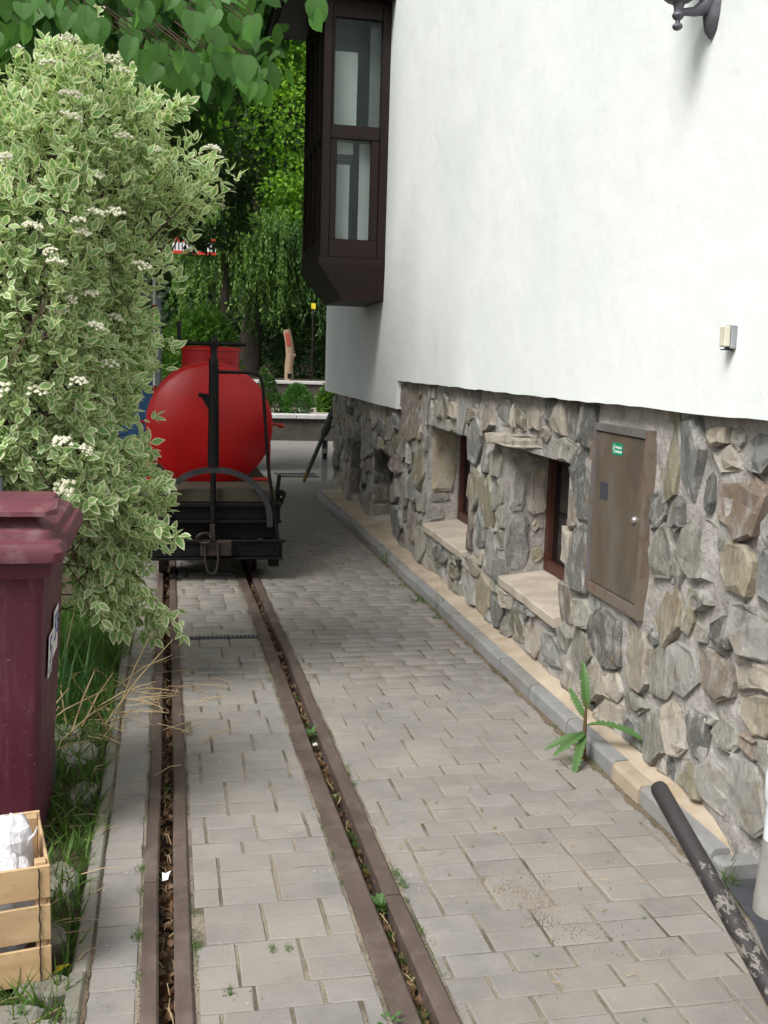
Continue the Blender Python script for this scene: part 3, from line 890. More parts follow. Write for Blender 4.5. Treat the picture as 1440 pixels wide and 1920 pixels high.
for i, (a, c, z0, z1) in enumerate(OPEN):
    wn_ = bpy.data.objects.new('cellar_window', None); COL.objects.link(wn_); wn_.parent = house; ORG[wn_] = ORG[house]
    # sill slab, proud of the stones in the two near windows
    b = MB()
    pr = .035 if i < 2 else .0
    bz = z0 - .045 if i < 2 else z0 - .03
    pts = [(wx(a + .004) - pr, a + .004), (wx(c - .004) - pr, c - .004), (wx(c - .004) + .30, c - .004), (wx(a + .004) + .30, a + .004)]
    zs = (z0 + .002, z0 + .002, z0 + .035, z0 + .035)
    m_ = 8; vs = []; 
    for j in range(m_ + 1):
        t = j / m_; yq = a + .004 + (c - a - .008) * t; e = U(-.006, .006)
        vs += [(wx(yq) - pr + e, yq, bz), (wx(yq) - pr + e, yq, z0 - .004), (wx(yq) - pr + e + .008, yq, z0 + .004), (wx(yq) + .31, yq, z0 + .04), (wx(yq) + .31, yq, bz)]
    b.add(vs, [(j * 5 + k, j * 5 + (k + 1) % 5, (j + 1) * 5 + (k + 1) % 5, (j + 1) * 5 + k) for j in range(m_) for k in range(5)] + [tuple(range(5)), tuple(m_ * 5 + k for k in range(5))])
    b.build('sill', MT['sill'], wn_)
    b = MB(); d = .235; fw = .055
    def fbox(y0, y1, za, zb, da, db):
        vs = [(wx(yv) + dv, yv, zv) for zv in (za, zb) for (yv, dv) in ((y0, da), (y1, da), (y1, db), (y0, db))]
        b.add(vs, [(0, 1, 2, 3), (4, 5, 6, 7), (0, 1, 5, 4), (1, 2, 6, 5), (2, 3, 7, 6), (3, 0, 4, 7)])
    zt = z0 + .041
    fbox(a + .002, a + fw, zt, z1 - .002, d, d + .07); fbox(c - fw, c - .002, zt, z1 - .002, d, d + .07)
    fbox(a + fw + .001, c - fw - .001, zt, zt + fw, d + .002, d + .068); fbox(a + fw + .001, c - fw - .001, z1 - fw, z1 - .003, d + .002, d + .068)
    ym = (a + c) / 2
    fbox(ym - .03, ym + .03, zt + fw + .001, z1 - fw - .001, d + .004, d + .066)
    b.build('frame', MT['red_brown'], wn_)
    b = MB(); fbox(a + fw, ym - .031, zt + fw, z1 - fw, d + .03, d + .036); b.build('pane', MT['dark_glass'], wn_)
    b = MB(); fbox(ym + .031, c - fw, zt + fw, z1 - fw, d + .03, d + .036); b.build('pane', MT['dark_glass'], wn_)
    b = MB(); fbox(a - .02, c + .02, z0 - .05, z1 + .05, .326, .34); b.build('dark_room', MT['interior'], wn_)

# ---- bay window (part of the house)
bay = bpy.data.objects.new('bay_window', None); COL.objects.link(bay); bay.parent = house; ORG[bay] = ORG[house]
BX, BY0, BY1 = 1.335, 9.35, 10.62
W0, W1 = wx(BY0, .062) + .0, wx(BY1, .062)
ZS, ZM, ZT = 2.42, 3.50, 4.60
def post(x0, y0, x1, y1, z0, z1, m='brown_wood', name='frame', bev=.004):
    b = MB(); b.box((x0, y0, z0), (x1, y1, z1), bev=bev); return b.build(name, MT[m], bay)
# corner posts and rails of the near side (facing the camera)
post(BX, BY0, BX + .075, BY0 + .075, ZS, ZT)
post(W0 - .075, BY0, W0 + .02, BY0 + .075, ZS, ZT)
post(BX + .076, BY0 + .004, W0 - .076, BY0 + .07, ZS + .0, ZS + .16)
post(BX + .076, BY0 + .004, W0 - .076, BY0 + .07, ZM - .06, ZM + .055)
post(BX + .076, BY0 + .004, W0 - .076, BY0 + .07, ZT - .15, ZT)
# inner sash of the lower casement
post(BX + .077, BY0 + .012, BX + .135, BY0 + .06, ZS + .161, ZM - .061)
post(W0 - .15, BY0 + .012, W0 - .077, BY0 + .06, ZS + .161, ZM - .061)
post(BX + .077, BY0 + .012, BX + .1, BY0 + .06, ZM + .056, ZT - .151)
b = MB(); b.box((BX + .13, BY0 + .034, ZS + .15), (W0 - .14, BY0 + .04, ZM - .05)); b.build('pane', MT['glass'], bay)
b = MB(); b.box((BX + .09, BY0 + .034, ZM + .05), (W0 - .07, BY0 + .04, ZT - .14)); b.build('pane', MT['glass'], bay)
# long side towards the path: posts, rails, panes
n_ = 4
for i in range(1, n_ + 1):
    yq = BY0 + .075 + (BY1 - BY0 - .075) * i / n_
    post(BX + .002, yq - .05, BX + .062, yq, ZS, ZT)
for (za, zb) in ((ZS, ZS + .16), (ZM - .06, ZM + .055), (ZT - .15, ZT)):
    post(BX + .006, BY0 + .076, BX + .066, BY1 - .071, za, zb)
for i in range(n_):
    ya = BY0 + .075 + (BY1 - BY0 - .075) * i / n_; yb = BY0 + .075 + (BY1 - BY0 - .075) * (i + 1) / n_ - .05
    for (za, zb) in ((ZS + .16, ZM - .06), (ZM + .055, ZT - .15)):
        b = MB(); b.box((BX + .03, ya, za), (BX + .036, yb, zb)); b.build('pane', MT['glass'], bay)
# far end wall, floor and tapering underside
post(BX + .073, BY1 - .07, W1 + .02, BY1, ZS, ZT)
b = MB()
t0 = [(BX - .01, BY0 - .01, ZS - .001), (W0 + .02, BY0 - .01, ZS - .001), (W1 + .02, BY1 + .01, ZS - .001), (BX - .01, BY1 + .01, ZS - .001)]
t1 = [(x, y, ZS - .06) for x, y, z in t0]
t2 = [(BX + .21, BY0 + .02, ZS - .37), (W0 + .02, BY0 + .02, ZS - .37), (W1 + .02, BY1 - .2, ZS - .37), (BX + .21, BY1 - .2, ZS - .37)]
b.add(t0 + t1 + t2, [(0, 1, 2, 3), (0, 1, 5, 4), (1, 2, 6, 5), (2, 3, 7, 6), (3, 0, 4, 7), (4, 5, 9, 8), (5, 6, 10, 9), (6, 7, 11, 10), (7, 4, 8, 11), (8, 9, 10, 11)])
b.build('underside', MT['brown_wood'], bay)
# room seen through the panes: blinds and grey interior
b = MB(); b.box((BX + .08, BY0 + .13, ZM + .07), (BX + .32, BY0 + .135, 4.20)); b.build('blind', MT['blind'], bay)
b = MB(); b.box((W0 - .16, BY0 + .13, ZM + .02), (W0 - .06, BY0 + .135, ZT - .16)); b.build('blind', MT['dim_panel'], bay)
b = MB(); b.box((BX + .10, BY0 + .13, ZS + .17), (BX + .27, BY0 + .135, ZM - .26)); b.box((BX + .10, BY0 + .13, ZM - .17), (BX + .30, BY0 + .135, ZM - .07)); b.build('blind', MT['blind'], bay)
b = MB(); b.box((W0 - .235, BY0 + .128, ZS + .17), (W0 - .13, BY0 + .133, ZM - .07)); b.build('blind', MT['blind'], bay)
b = MB(); b.box((BX + .09, BY0 + .45, ZS + .02), (W0 + .01, BY0 + .46, ZT - .02)); b.build('partition', MT['dim_panel'], bay)
# little roof with plank soffit
for i in range(4):
    x0 = 1.015 + i * .084
    b = MB(); b.box((x0, BY0 - .16, 4.612 + i * .012), (x0 + .08, BY1 + .13, 4.635 + i * .012)); b.build('soffit_board', MT['brown_wood'], bay)
b = MB(); b.box((1.352, BY0 - .16, 4.606), (wx(BY0, .064), BY1 + .13, 4.635)); b.build('soffit_board', MT['brown_wood'], bay)
b = MB()
b.add([(.985, BY0 - .2, 4.64), (wx(BY0, .064), BY0 - .2, 4.64), (wx(BY0, .064), BY1 + .17, 4.64), (.985, BY1 + .17, 4.64), (.985, BY0 - .2, 4.70), (wx(BY0, .064), BY0 - .2, 5.05), (wx(BY0, .064), BY1 + .17, 5.05), (.985, BY1 + .17, 4.70)],
      [(0, 1, 2, 3), (4, 5, 6, 7), (0, 1, 5, 4), (1, 2, 6, 5), (2, 3, 7, 6), (3, 0, 4, 7)])
b.build('bay_roof', MT['brown_wood'], bay)
b = MB(); b.tube([(.975, BY0 - .22, 4.665), (.975, BY1 + .18, 4.665)], .035, 10); b.build('gutter', MT['black'], bay)
b = MB(); b.box((1.42, BY0 - .205, 4.585), (wx(BY0, .066), BY0 - .17, 4.63)); b.build('flashing', MT['steel'], bay)

# ================================================================ THINGS ON THE HOUSE WALL
# ---- steel meter cabinet
cab = thing('meter_cabinet', (wx(3.9) - .03, 3.9, .53), 'rusty steel meter cabinet set in the stone wall, small green sticker on its door', 'cabinet')
def wbox(mb, y0, y1, z0, z1, o0, o1, m=0):
    vs = [(wx(yv) - ov, yv, zv) for zv in (z0, z1) for (yv, ov) in ((y0, o0), (y1, o0), (y1, o1), (y0, o1))]
    mb.add(vs, [(0, 1, 2, 3), (4, 5, 6, 7), (0, 1, 5, 4), (1, 2, 6, 5), (2, 3, 7, 6), (3, 0, 4, 7)], m)
a, c, z0, z1 = 3.555, 4.12, .546, 1.266
b = MB(); wbox(b, a, a + .034, z0, z1, -.02, .036); b.build('frame_side', MT['cab_rust'], cab)
b = MB(); wbox(b, c - .022, c, z0, z1, -.02, .036); b.build('frame_side', MT['cab_grey'], cab)
b = MB(); wbox(b, a + .035, c - .023, z0, z0 + .044, -.02, .035); b.build('frame_rail', MT['cab_rust'], cab)
b = MB(); wbox(b, a + .035, c - .023, z1 - .03, z1, -.02, .035); b.build('frame_rail', MT['cab_grey'], cab)
b = MB(); wbox(b, a + .040, c - .028, z0 + .050, z1 - .036, -.02, .027); door = b.build('door', MT['cab'], cab)
for zz in (.70, 1.14):
    b = MB(); b.tube([(wx(c) - .036, c + .004, zz - .035), (wx(c) - .036, c + .004, zz + .0)], .009, 8); b.tube([(wx(c) - .036, c + .004, zz + .002), (wx(c) - .036, c + .004, zz + .035)], .009, 8); b.build('hinge', MT['cab_frame'], cab)
b = MB(); b.lathe((wx(3.655) - .027, 3.655, .918), [(.014, .0), (.014, -.008), (.009, -.014), (.004, -.015)], 14, axis='X'); b.build('lock', MT['steel'], door, smooth=True)
b = MB(); wbox(b, 3.94, 4.022, .957, 1.027, .0275, .029); b.build('name_plate', MT['slate_plate'], door)
st = MB(); wbox(st, 3.815, 3.92, 1.150, 1.197, .0275, .0283); st = st.build('sticker', MT['green_sticker'], door)
b = MB()
wbox(b, 3.896, 3.899, 1.154, 1.193, .0284, .0287)
for (yy_, zz, hh) in ((3.909, 1.165, .012), (3.909, 1.181, .005)): wbox(b, yy_ - .003, yy_ + .003, zz, zz + hh, .0284, .0287)
for r_, zz in enumerate((1.176, 1.159)):
    yv = 3.888
    while yv > 3.827:
        wd = U(.004, .009); wbox(b, yv - wd, yv, zz, zz + .009, .0284, .0287); yv -= wd + .0025
b.build('print', MT['white_paint'], st)

# ---- wall lantern: bracket and the foot of the lamp
lamp = thing('wall_lantern', (1.59, 3.22, 2.56), 'grey cast metal wall lantern on a curved bracket high on the white wall', 'lantern')
xw = wx(3.22, .062)
b = MB()
prof = [(2.545, .004), (2.57, .030), (2.61, .042), (2.66, .047), (2.75, .045), (2.83, .034), (2.88, .006)]
for i in range(len(prof) - 1): pass
vs = []; nseg = 10
for (z, hw) in prof:
    for k in range(nseg + 1):
        t = math.pi * k / nseg
        vs.append((xw - .004 - math.sin(t) * (hw * .55 + .004), 3.22 - math.cos(t) * hw, z))
fs = [(i * (nseg + 1) + k, i * (nseg + 1) + k + 1, (i + 1) * (nseg + 1) + k + 1, (i + 1) * (nseg + 1) + k) for i in range(len(prof) - 1) for k in range(nseg)]
b.add(vs, fs); b.build('back_plate', MT['lamp_grey'], lamp, smooth=True)
b = MB(); b.tube([(xw - .015, 3.22, 2.665), (xw - .035, 3.22, 2.637), (xw - .07, 3.22, 2.622), (xw - .11, 3.22, 2.618), (1.592, 3.22, 2.62)], [.045, .026, .015, .0115, .011], 12); b.build('arm', MT['lamp_grey'], lamp, smooth=True)
b = MB(); b.lathe((1.590, 3.22, 0), [(.003, 2.560), (.012, 2.564), (.0165, 2.571), (.0155, 2.577), (.008, 2.583), (.0075, 2.590), (.016, 2.598), (.0195, 2.605), (.018, 2.611), (.014, 2.616), (.015, 2.628), (.019, 2.640)], 18); b.build('finial', MT['lamp_grey'], lamp, smooth=True)
b = MB(); b.lathe((1.590, 3.22, 0), [(.019, 2.6405), (.034, 2.646), (.048, 2.657), (.053, 2.668), (.060, 2.676), (.066, 2.69), (.066, 2.70)], 8); b.build('cup', MT['lamp_grey'], lamp)
b = MB(); b.lathe((1.590, 3.22, 0), [(.060, 2.7005), (.085, 2.88), (.090, 2.885)], 6); b.build('lamp_glass', MT['glass'], lamp)
b = MB(); b.lathe((1.590, 3.22, 0), [(.098, 2.886), (.085, 2.92), (.03, 2.97), (.008, 3.0)], 6); b.build('hood', MT['lamp_grey'], lamp)

# ---- small cream and grey box on the plaster
sb = thing('wall_sensor', (wx(2.94, .08), 2.94, 1.56), 'small cream and grey plastic box screwed to the white wall', 'sensor')
b = MB(); vs = [(wx(2.935, .0625), y_, z_) for y_, z_ in ((2.916, 1.562), (2.955, 1.562), (2.955, 1.63), (2.916, 1.63))]
xo = wx(2.935, .082)
b.box((xo, 2.914, 1.560), (wx(2.935, .063), 2.956, 1.632), bev=.003); b.build('housing', MT['grey_plastic'], sb)
b = MB(); b.box((xo - .020, 2.918, 1.566), (xo - .0005, 2.952, 1.628), bev=.003); b.build('lens_cover', MT['cream'], sb)
b = MB(); b.box((xo - .016, 2.924, 1.556), (wx(2.935, .066), 2.946, 1.5595)); b.build('foot', MT['black'], sb)

# ---- drain pipe at the wall
dp = thing('drain_pipe', (1.690, 2.45, 0), 'white plastic drain pipe with a grey cement foot beside the stone wall', 'pipe')
b = MB(); b.lathe((1.690, 2.45, 0), [(.064, -.06), (.064, .02), (.061, .05), (.056, .15), (.052, .195)], 24); b.build('foot', MT['grey_pipe'], dp, smooth=True)
b = MB(); b.lathe((1.690, 2.45, 0), [(.0515, .196), (.050, .285), (.0505, .30), (.058, .315), (.0585, .385), (.0545, .395), (.0545, .440), (.060, .443), (.0605, .462), (.055, .466), (.052, .50)], 24); b.build('pipe_collar', MT['white_pipe'], dp, smooth=True)
b = MB(); b.lathe((1.690, 2.45, 0), [(.047, .495), (.047, 1.28)], 24); b.build('pipe', MT['white_pipe'], dp, smooth=True)
b = MB(); b.add([(1.635, 2.64, g(2.5) + .012), (1.78, 2.64, g(2.5) + .012), (1.9, 2.05, g(2.2) + .012), (1.44, 1.98, g(2.2) + .012), (1.59, 2.40, g(2.4) + .012)], [(0, 1, 2, 3, 4)])
tag(b.build('bitumen_ground', MT['bitumen']), kind='structure')
edge2 = thing('corner_edging', (1.56, 2.4, 0), 'row of yellowish edging stones beside the drain pipe foot', 'edging')
for (x, q, rz, L) in ((1.575, 2.52, .22, .2), (1.515, 2.30, .30, .22), (1.45, 2.08, .3, .22)):
    b = MB(); b.box((x - .028, q - L / 2, g(q) - .05), (x + .022, q + L / 2, g(q) + .016 + U(0, .006)), bev=.008, rot=Matrix.Rotation(-rz, 3, 'Z')); b.build('edging_stone', MT['kerb_sand'], edge2)

# ---- black shaft in the foreground
sh = thing('tool_shaft', (1.046, .65, g(.65)), 'black painted wooden shaft with peeling paint leaning up from the paving', 'shaft')
A = Vector((1.047, 1.965, .586)); B = Vector((1.045, .62, .012))
pts = []; rr = []
for i in range(15):
    t = i / 14; p = A.lerp(B, t); p.z += .018 * math.sin(t * math.pi) ; pts.append(p); rr.append(.0195 + .003 * t)
d0 = (A - B).normalized()
pts = [A + d0 * .014, A + d0 * .011] + pts; rr = [.008, .016] + rr
b = MB(); b.tube(pts, rr, 16); b.build('handle', MT['shaft'], sh, smooth=True)

# ================================================================ RED TANK WAGON
wg = thing('tank_wagon', (.32, 8.3, g(8.3)), 'small red tank wagon on a black frame with a brake stand, standing on the track', 'wagon')
CXT, CZT, RT = .322, .992, .468
def bar(name, a, b_, mat='black', bev=.004, parent=None):
    m = MB(); m.box(a, b_, bev=bev); return m.build(name, MT[mat], parent or wg)
m = MB()
m.lathe((CXT, 0, CZT), [(.002, 7.795), (.10, 7.799), (.20, 7.811), (.30, 7.834), (.38, 7.866), (.43, 7.894), (.458, 7.912), (RT, 7.93), (RT, 8.0), (RT, 9.25), (.44, 9.29), (.36, 9.35), (.2, 9.39), (.002, 9.4)], 64, axis='Y', cap=False)
tank = m.build('tank', MT['red'], wg, smooth=True)
m = MB(); m.lathe((CXT, 0, CZT), [(RT - .004, 7.926), (RT + .006, 7.928), (RT + .006, 7.95), (RT - .004, 7.952)], 64, axis='Y', cap=False); m.build('rim_seam', MT['red_trim'], tank, smooth=True)
m = MB(); m.lathe((.345, 8.42, 0), [(.226, 1.30), (.226, 1.548), (.236, 1.549), (.236, 1.572), (.225, 1.580), (.02, 1.588)], 40); dome = m.build('dome', MT['red'], wg, smooth=True)
m = MB(); m.lathe((.345, 8.42, 0), [(.018, 1.586), (.018, 1.61), (.006, 1.615)], 10); m.box((.30, 8.40, 1.59), (.50, 8.44, 1.603)); m.build('dome_latch', MT['black'], dome)
m = MB(); m.tube([(.76, 8.3, .985), (.845, 8.3, .985), (.925, 8.3, .970)], [.012, .012, .010], 10); m.lathe((.895, 8.3, .975), [(.022, -.014), (.022, .014)], 14, axis='X'); m.build('side_pin', MT['red_trim'], tank, smooth=True)
m = MB(); m.tube([(-.12, 8.3, .985), (-.205, 8.3, .985), (-.285, 8.3, .970)], [.012, .012, .010], 10); m.build('side_pin', MT['red_trim'], tank, smooth=True)
# red cradle
for yq in (7.96, 9.2):
    bar('cradle', (-.145, yq, .568), (.785, yq + .04, .592), 'red_trim')
    for x in (-.145, .765): bar('cradle_post', (x, yq + .001, .593), (x + .02, yq + .039, .86), 'red_trim')
bar('deck_beam', (-.12, 7.43, .472), (.776, 7.56, .566), 'deck_wood', .006)
bar('deck', (-.12, 7.561, .50), (.776, 9.55, .5655), 'deck_wood', .006)
# chassis
bar('headstock', (-.14, 7.40, .440), (.815, 7.58, .470))
bar('headstock', (-.135, 7.44, .345), (.81, 7.58, .4395))
bar('lip', (-.14, 7.395, .325), (.815, 7.46, .3445))
bar('cross_plate', (-.12, 7.47, .20), (.80, 7.56, .3245))
bar('step_board', (-.14, 7.36, .085), (.82, 7.50, .185), bev=.006)
bar('step_lip', (-.145, 7.335, .068), (.825, 7.47, .0845))
m = MB(); m.tube([(-.16, 7.345, .205), (.84, 7.345, .205)], .0105, 8); m.build('grab_bar', MT['black'], wg, smooth=True)
for x in (-.09, .70): bar('side_frame', (x, 7.581, .20), (x + .07, 9.55, .499))
bar('headstock', (-.14, 9.551, .20), (.815, 9.66, .499))
bar('axle_box', (.72, 7.62, .03), (.80, 7.86, .199)); bar('axle_box', (-.12, 7.62, .03), (-.04, 7.86, .199))
bar('axle_box', (.72, 9.0, .03), (.80, 9.24, .199)); bar('axle_box', (-.12, 9.0, .03), (-.04, 9.24, .199))
bar('buffer_shoe', (.73, 7.40, .005), (.80, 7.50, .066)); 
for yq in (7.74, 9.12):
    zc = g(yq) + .012 + .165
    m = MB(); m.tube([(-.03, yq, zc), (.65, yq, zc)], .028, 12); m.build('axle', MT['black'], wg)
    for x, s_ in ((-.038, 1), (.64, -1)):
        m = MB()
        m.lathe((x, yq, zc), [(.05, -.02 * s_), (.165, -.018 * s_), (.165, .018 * s_), (.185, .020 * s_), (.185, .036 * s_), (.06, .04 * s_)], 28, axis='X'); m.build('wheel', MT['rust_black'], wg)
# coupling
m = MB(); m.box((.235, 7.30, .10), (.46, 7.36, .215), bev=.01); m.build('coupling_plate', MT['rust_black'], wg)
m = MB(); m.tube([(.26 + .05 * math.cos(t), 7.285 + .015 * math.sin(t * 2), .235 + .035 * math.sin(t)) for t in np.linspace(0, 5.6, 14)], .012, 8); m.build('hook', MT['rust_black'], wg, smooth=True)
m = MB(); m.tube([(.27, 7.29, .20), (.265, 7.28, .08), (.285, 7.275, .0), (.315, 7.275, -.018), (.345, 7.275, .0), (.36, 7.28, .08), (.355, 7.29, .20)], .0085, 8); m.build('coupling_loop', MT['rust_black'], wg, smooth=True)
m = MB(); m.box((.30, 7.29, .215), (.335, 7.33, .33)); m.build('coupling_pin', MT['rust_black'], wg)
# brake stand
bs = MB(); bs.tube([(.325, 7.385, .20), (.325, 7.385, .74)], .020, 12); bs.build('spindle', MT['black'], wg, smooth=True)
m = MB(); m.tube([(.325, 7.385, .735), (.325, 7.385, 1.20), (.325, 7.385, 1.44)], [.041, .036, .034], 16); col_ = m.build('column', MT['black'], wg, smooth=True)
m = MB(); m.tube([(.324, 7.385, 1.44), (.324, 7.385, 1.47), (.324, 7.385, 1.50), (.324, 7.385, 1.57)], [.036, .036, .022, .024], 14); m.lathe((.324, 7.385, 0), [(.03, 1.565), (.034, 1.59), (.032, 1.615), (.018, 1.635), (.006, 1.642)], 14); m.build('spindle_head', MT['black'], col_, smooth=True)
m = MB(); m.tube([(.545, 7.385, 1.592), (.325, 7.385, 1.590), (.12, 7.385, 1.588), (.098, 7.385, 1.596), (.088, 7.385, 1.618), (.084, 7.385, 1.735)], .0145, 10); m.build('crank_handle', MT['black'], col_, smooth=True)
m = MB(); m.tube([(.288, 7.385, 1.232), (.218, 7.385, 1.235)], [.012, .016], 10); m.add([(.235, 7.377, 1.225), (.295, 7.377, 1.225), (.295, 7.377, 1.125), (.235, 7.393, 1.225), (.295, 7.393, 1.225), (.295, 7.393, 1.125)], [(0, 1, 2), (3, 4, 5), (0, 1, 4, 3), (1, 2, 5, 4), (2, 0, 3, 5)]); m.build('bracket', MT['black'], col_)
# curved band over the coupling
m = MB(); vs = []; N_ = 26
for i in range(N_ + 1):
    t = math.pi * (1.02 - 1.04 * i / N_)
    e = 2.15
    ct, st_ = math.cos(t), math.sin(t)
    x = .335 + .415 * (abs(ct) ** .95) * (1 if ct > 0 else -1); z = .325 + .405 * max(st_, -.05) ** .92 if st_ > 0 else .325 + st_ * .4
    r2 = .90
    x2 = .335 + (x - .335) * r2; z2 = .325 + (z - .325) * r2
    vs += [(x, 7.365, z), (x2, 7.365, z2), (x2, 7.39, z2), (x, 7.39, z)]
m.add(vs, [(i * 4 + k, i * 4 + (k + 1) % 4, (i + 1) * 4 + (k + 1) % 4, (i + 1) * 4 + k) for i in range(N_) for k in range(4)] + [(0, 1, 2, 3), (N_ * 4, N_ * 4 + 1, N_ * 4 + 2, N_ * 4 + 3)])
m.build('curved_band', simple('dark_band', (.03, .034, .036), (.018, .02, .022), 8, .45, .1), wg)
m = MB(); m.tube([(.35, 7.385, 1.397), (.58, 7.385, 1.399), (.625, 7.385, 1.392), (.655, 7.385, 1.36), (.668, 7.385, 1.30), (.712, 7.38, .738), (.758, 7.375, .423), (.79, 7.36, .20), (.792, 7.36, .12)], [.0125] * 9, 10); m.build('hand_rail', MT['black'], wg, smooth=True)
# brake lever
lv = MB(); lv.box((.824, 7.86, .47), (.852, 7.89, .625), bev=.005, rot=Matrix.Rotation(.12, 3, 'Y')); lv.build('brake_lever', MT['black'], wg)
lv = MB(); lv.lathe((.80, 7.87, .47), [(.04, 0.0), (.04, .02)], 16, axis='Y'); lv.lathe((.86, 7.87, .47), [(.04, 0.0), (.04, .02)], 16, axis='Y'); lv.box((.777, 7.889, .40), (.885, 7.92, .47)); lv.build('lever_plate', MT['black'], wg)
for x in (.80, .86):
    lv = MB(); lv.lathe((x, 7.865, .455), [(.009, 0.0), (.007, -.008), (.001, -.009)], 8, axis='Y'); lv.build('bolt', MT['steel'], wg)

# ================================================================ WHEELED BIN
bn = thing('wheeled_bin', (-.66, 3.4, g(3.4)), 'maroon plastic wheeled rubbish bin standing beside the variegated shrub', 'bin')
def loft(rings, name, mat, parent, smooth=False):
    m = MB(); n = len(rings[0]); vs = [p for r_ in rings for p in r_]
    fs = [(i * n + k, i * n + (k + 1) % n, (i + 1) * n + (k + 1) % n, (i + 1) * n + k) for i in range(len(rings) - 1) for k in range(n)]
    fs += [tuple(range(n)), tuple((len(rings) - 1) * n + k for k in range(n))]
    m.add(vs, fs); return m.build(name, MT[mat], parent, smooth)
def rrect(x0, x1, y0, y1, z, e=.03, k=4):
    out = []
    for (cx, cy, a0) in ((x1 - e, y0 + e, -90), (x1 - e, y1 - e, 0), (x0 + e, y1 - e, 90), (x0 + e, y0 + e, 180)):
        for i in range(k + 1):
            a = R(a0 + 90 * i / k); out.append((cx + e * math.cos(a), cy + e * math.sin(a), z))
    return out
zb = g(3.4) + .02
rings = [rrect(-.885, -.425, 3.19, 3.60, zb, .035), rrect(-.905, -.400, 3.12, 3.68, .50, .032), rrect(-.925, -.383, 3.07, 3.73, .86, .03), rrect(-.928, -.380, 3.065, 3.735, .90, .03)]
loft(rings, 'body', 'bin', bn, True)
rings = [rrect(-.945, -.362, 3.045, 3.755, .872, .03), rrect(-.950, -.355, 3.040, 3.76, .905, .03), rrect(-.948, -.357, 3.042, 3.758, .935, .03)]
loft(rings, 'collar', 'bin', bn, True)
for x in (-.415,):   # moulded gusset under the rim corner
    m = MB(); m.add([(-.378, 3.075, .872), (-.378, 3.13, .872), (-.392, 3.10, .79), (-.43, 3.062, .872), (-.41, 3.075, .80)], [(0, 1, 2), (0, 2, 4, 3), (3, 4, 2, 1)]); m.build('gusset', MT['bin'], bn)
# lid: rim skirt, stepped top, grip
rings = [rrect(-.962, -.325, 3.005, 3.76, .925, .03), rrect(-.965, -.320, 3.0, 3.765, .955, .03), rrect(-.955, -.332, 3.012, 3.755, .978, .03), rrect(-.935, -.352, 3.035, 3.735, .985, .03), rrect(-.93, -.358, 3.04, 3.73, 1.005, .03), rrect(-.90, -.385, 3.08, 3.70, 1.018, .04), rrect(-.885, -.40, 3.10, 3.68, 1.045, .04)]
lid = loft(rings, 'lid', 'bin_lid', bn, True)
m = MB(); m.add([(-.93, 3.045, 1.052), (-.372, 3.045, 1.052), (-.345, 3.10, 1.052), (-.345, 3.16, 1.072), (-.93, 3.16, 1.072),
                 (-.93, 3.045, 1.066), (-.372, 3.045, 1.066), (-.345, 3.10, 1.068), (-.345, 3.16, 1.09), (-.93, 3.16, 1.09)],
                [(0, 1, 2, 3, 4), (5, 6, 7, 8, 9), (0, 1, 6, 5), (1, 2, 7, 6), (2, 3, 8, 7), (3, 4, 9, 8), (4, 0, 5, 9)]); m.build('lid_grip', MT['bin_lid'], lid)
m = MB(); m.box((-.90, 3.11, 1.040), (-.42, 3.15, 1.056)); m.build('grip_web', MT['bin_lid'], lid)
m = MB(); m.tube([(-.93, 3.80, 1.04), (-.66, 3.83, 1.075), (-.615, 3.82, 1.065), (-.60, 3.74, .95)], .017, 10); m.build('handle', MT['dark_plastic'], bn, smooth=True)
for x in (-.86, -.45):
    m = MB(); m.lathe((x, 3.66, g(3.6) + .10), [(.03, -.03), (.10, -.025), (.10, .025), (.03, .03)], 20, axis='X'); m.build('wheel', MT['dark_plastic'], bn)
# stickers on the side, with a printed figure
def sidept(y, z, o=0.0):   # point on the sloping side of the body
    t = (z - zb) / (.90 - zb); return (-.425 + (.045) * t + o, y, z)
def sidequad(mb, y0, y1, za, zc, o, sk=0.0):
    mb.add([sidept(y0, za, o), sidept(y1, za + sk, o), sidept(y1, zc + sk, o), sidept(y0, zc, o)], [(0, 1, 2, 3)])
m = MB(); sidequad(m, 3.215, 3.335, .520, .655, .0065); s1 = m.build('sticker', MT['sticker'], bn, recalc=False)
m = MB(); sidequad(m, 3.345, 3.49, .550, .700, .0065); s2 = m.build('sticker', MT['sticker'], bn, recalc=False)
for (s_, yc, zc, h) in ((s1, 3.275, .60, .085), (s2, 3.40, .64, .085), (s2, 3.46, .645, .07)):
    m = MB(); t_ = .0125
    for (dy0, dy1, dz0, dz1) in ((-.022, .022, .5 - .14, .5), (-.022, -.008, .04, .5), (-.022, .022, .0, .13), (.008, .022, -.44, .1), (-.024, .018, -.5, -.37)):
        sidequad(m, yc + dy0, yc + dy1, zc + dz0 * h, zc + dz1 * h, .0078)
    m.build('print', MT['blue_ink'], s_, recalc=False)
m = MB()
for k in range(3): sidequad(m, 3.235 + k * .03, 3.255 + k * .03, .530, .545, .0078)
m.build('print', MT['grey_ink'], s1, recalc=False)
bn.location.x += .035; bn.location.z -= .028

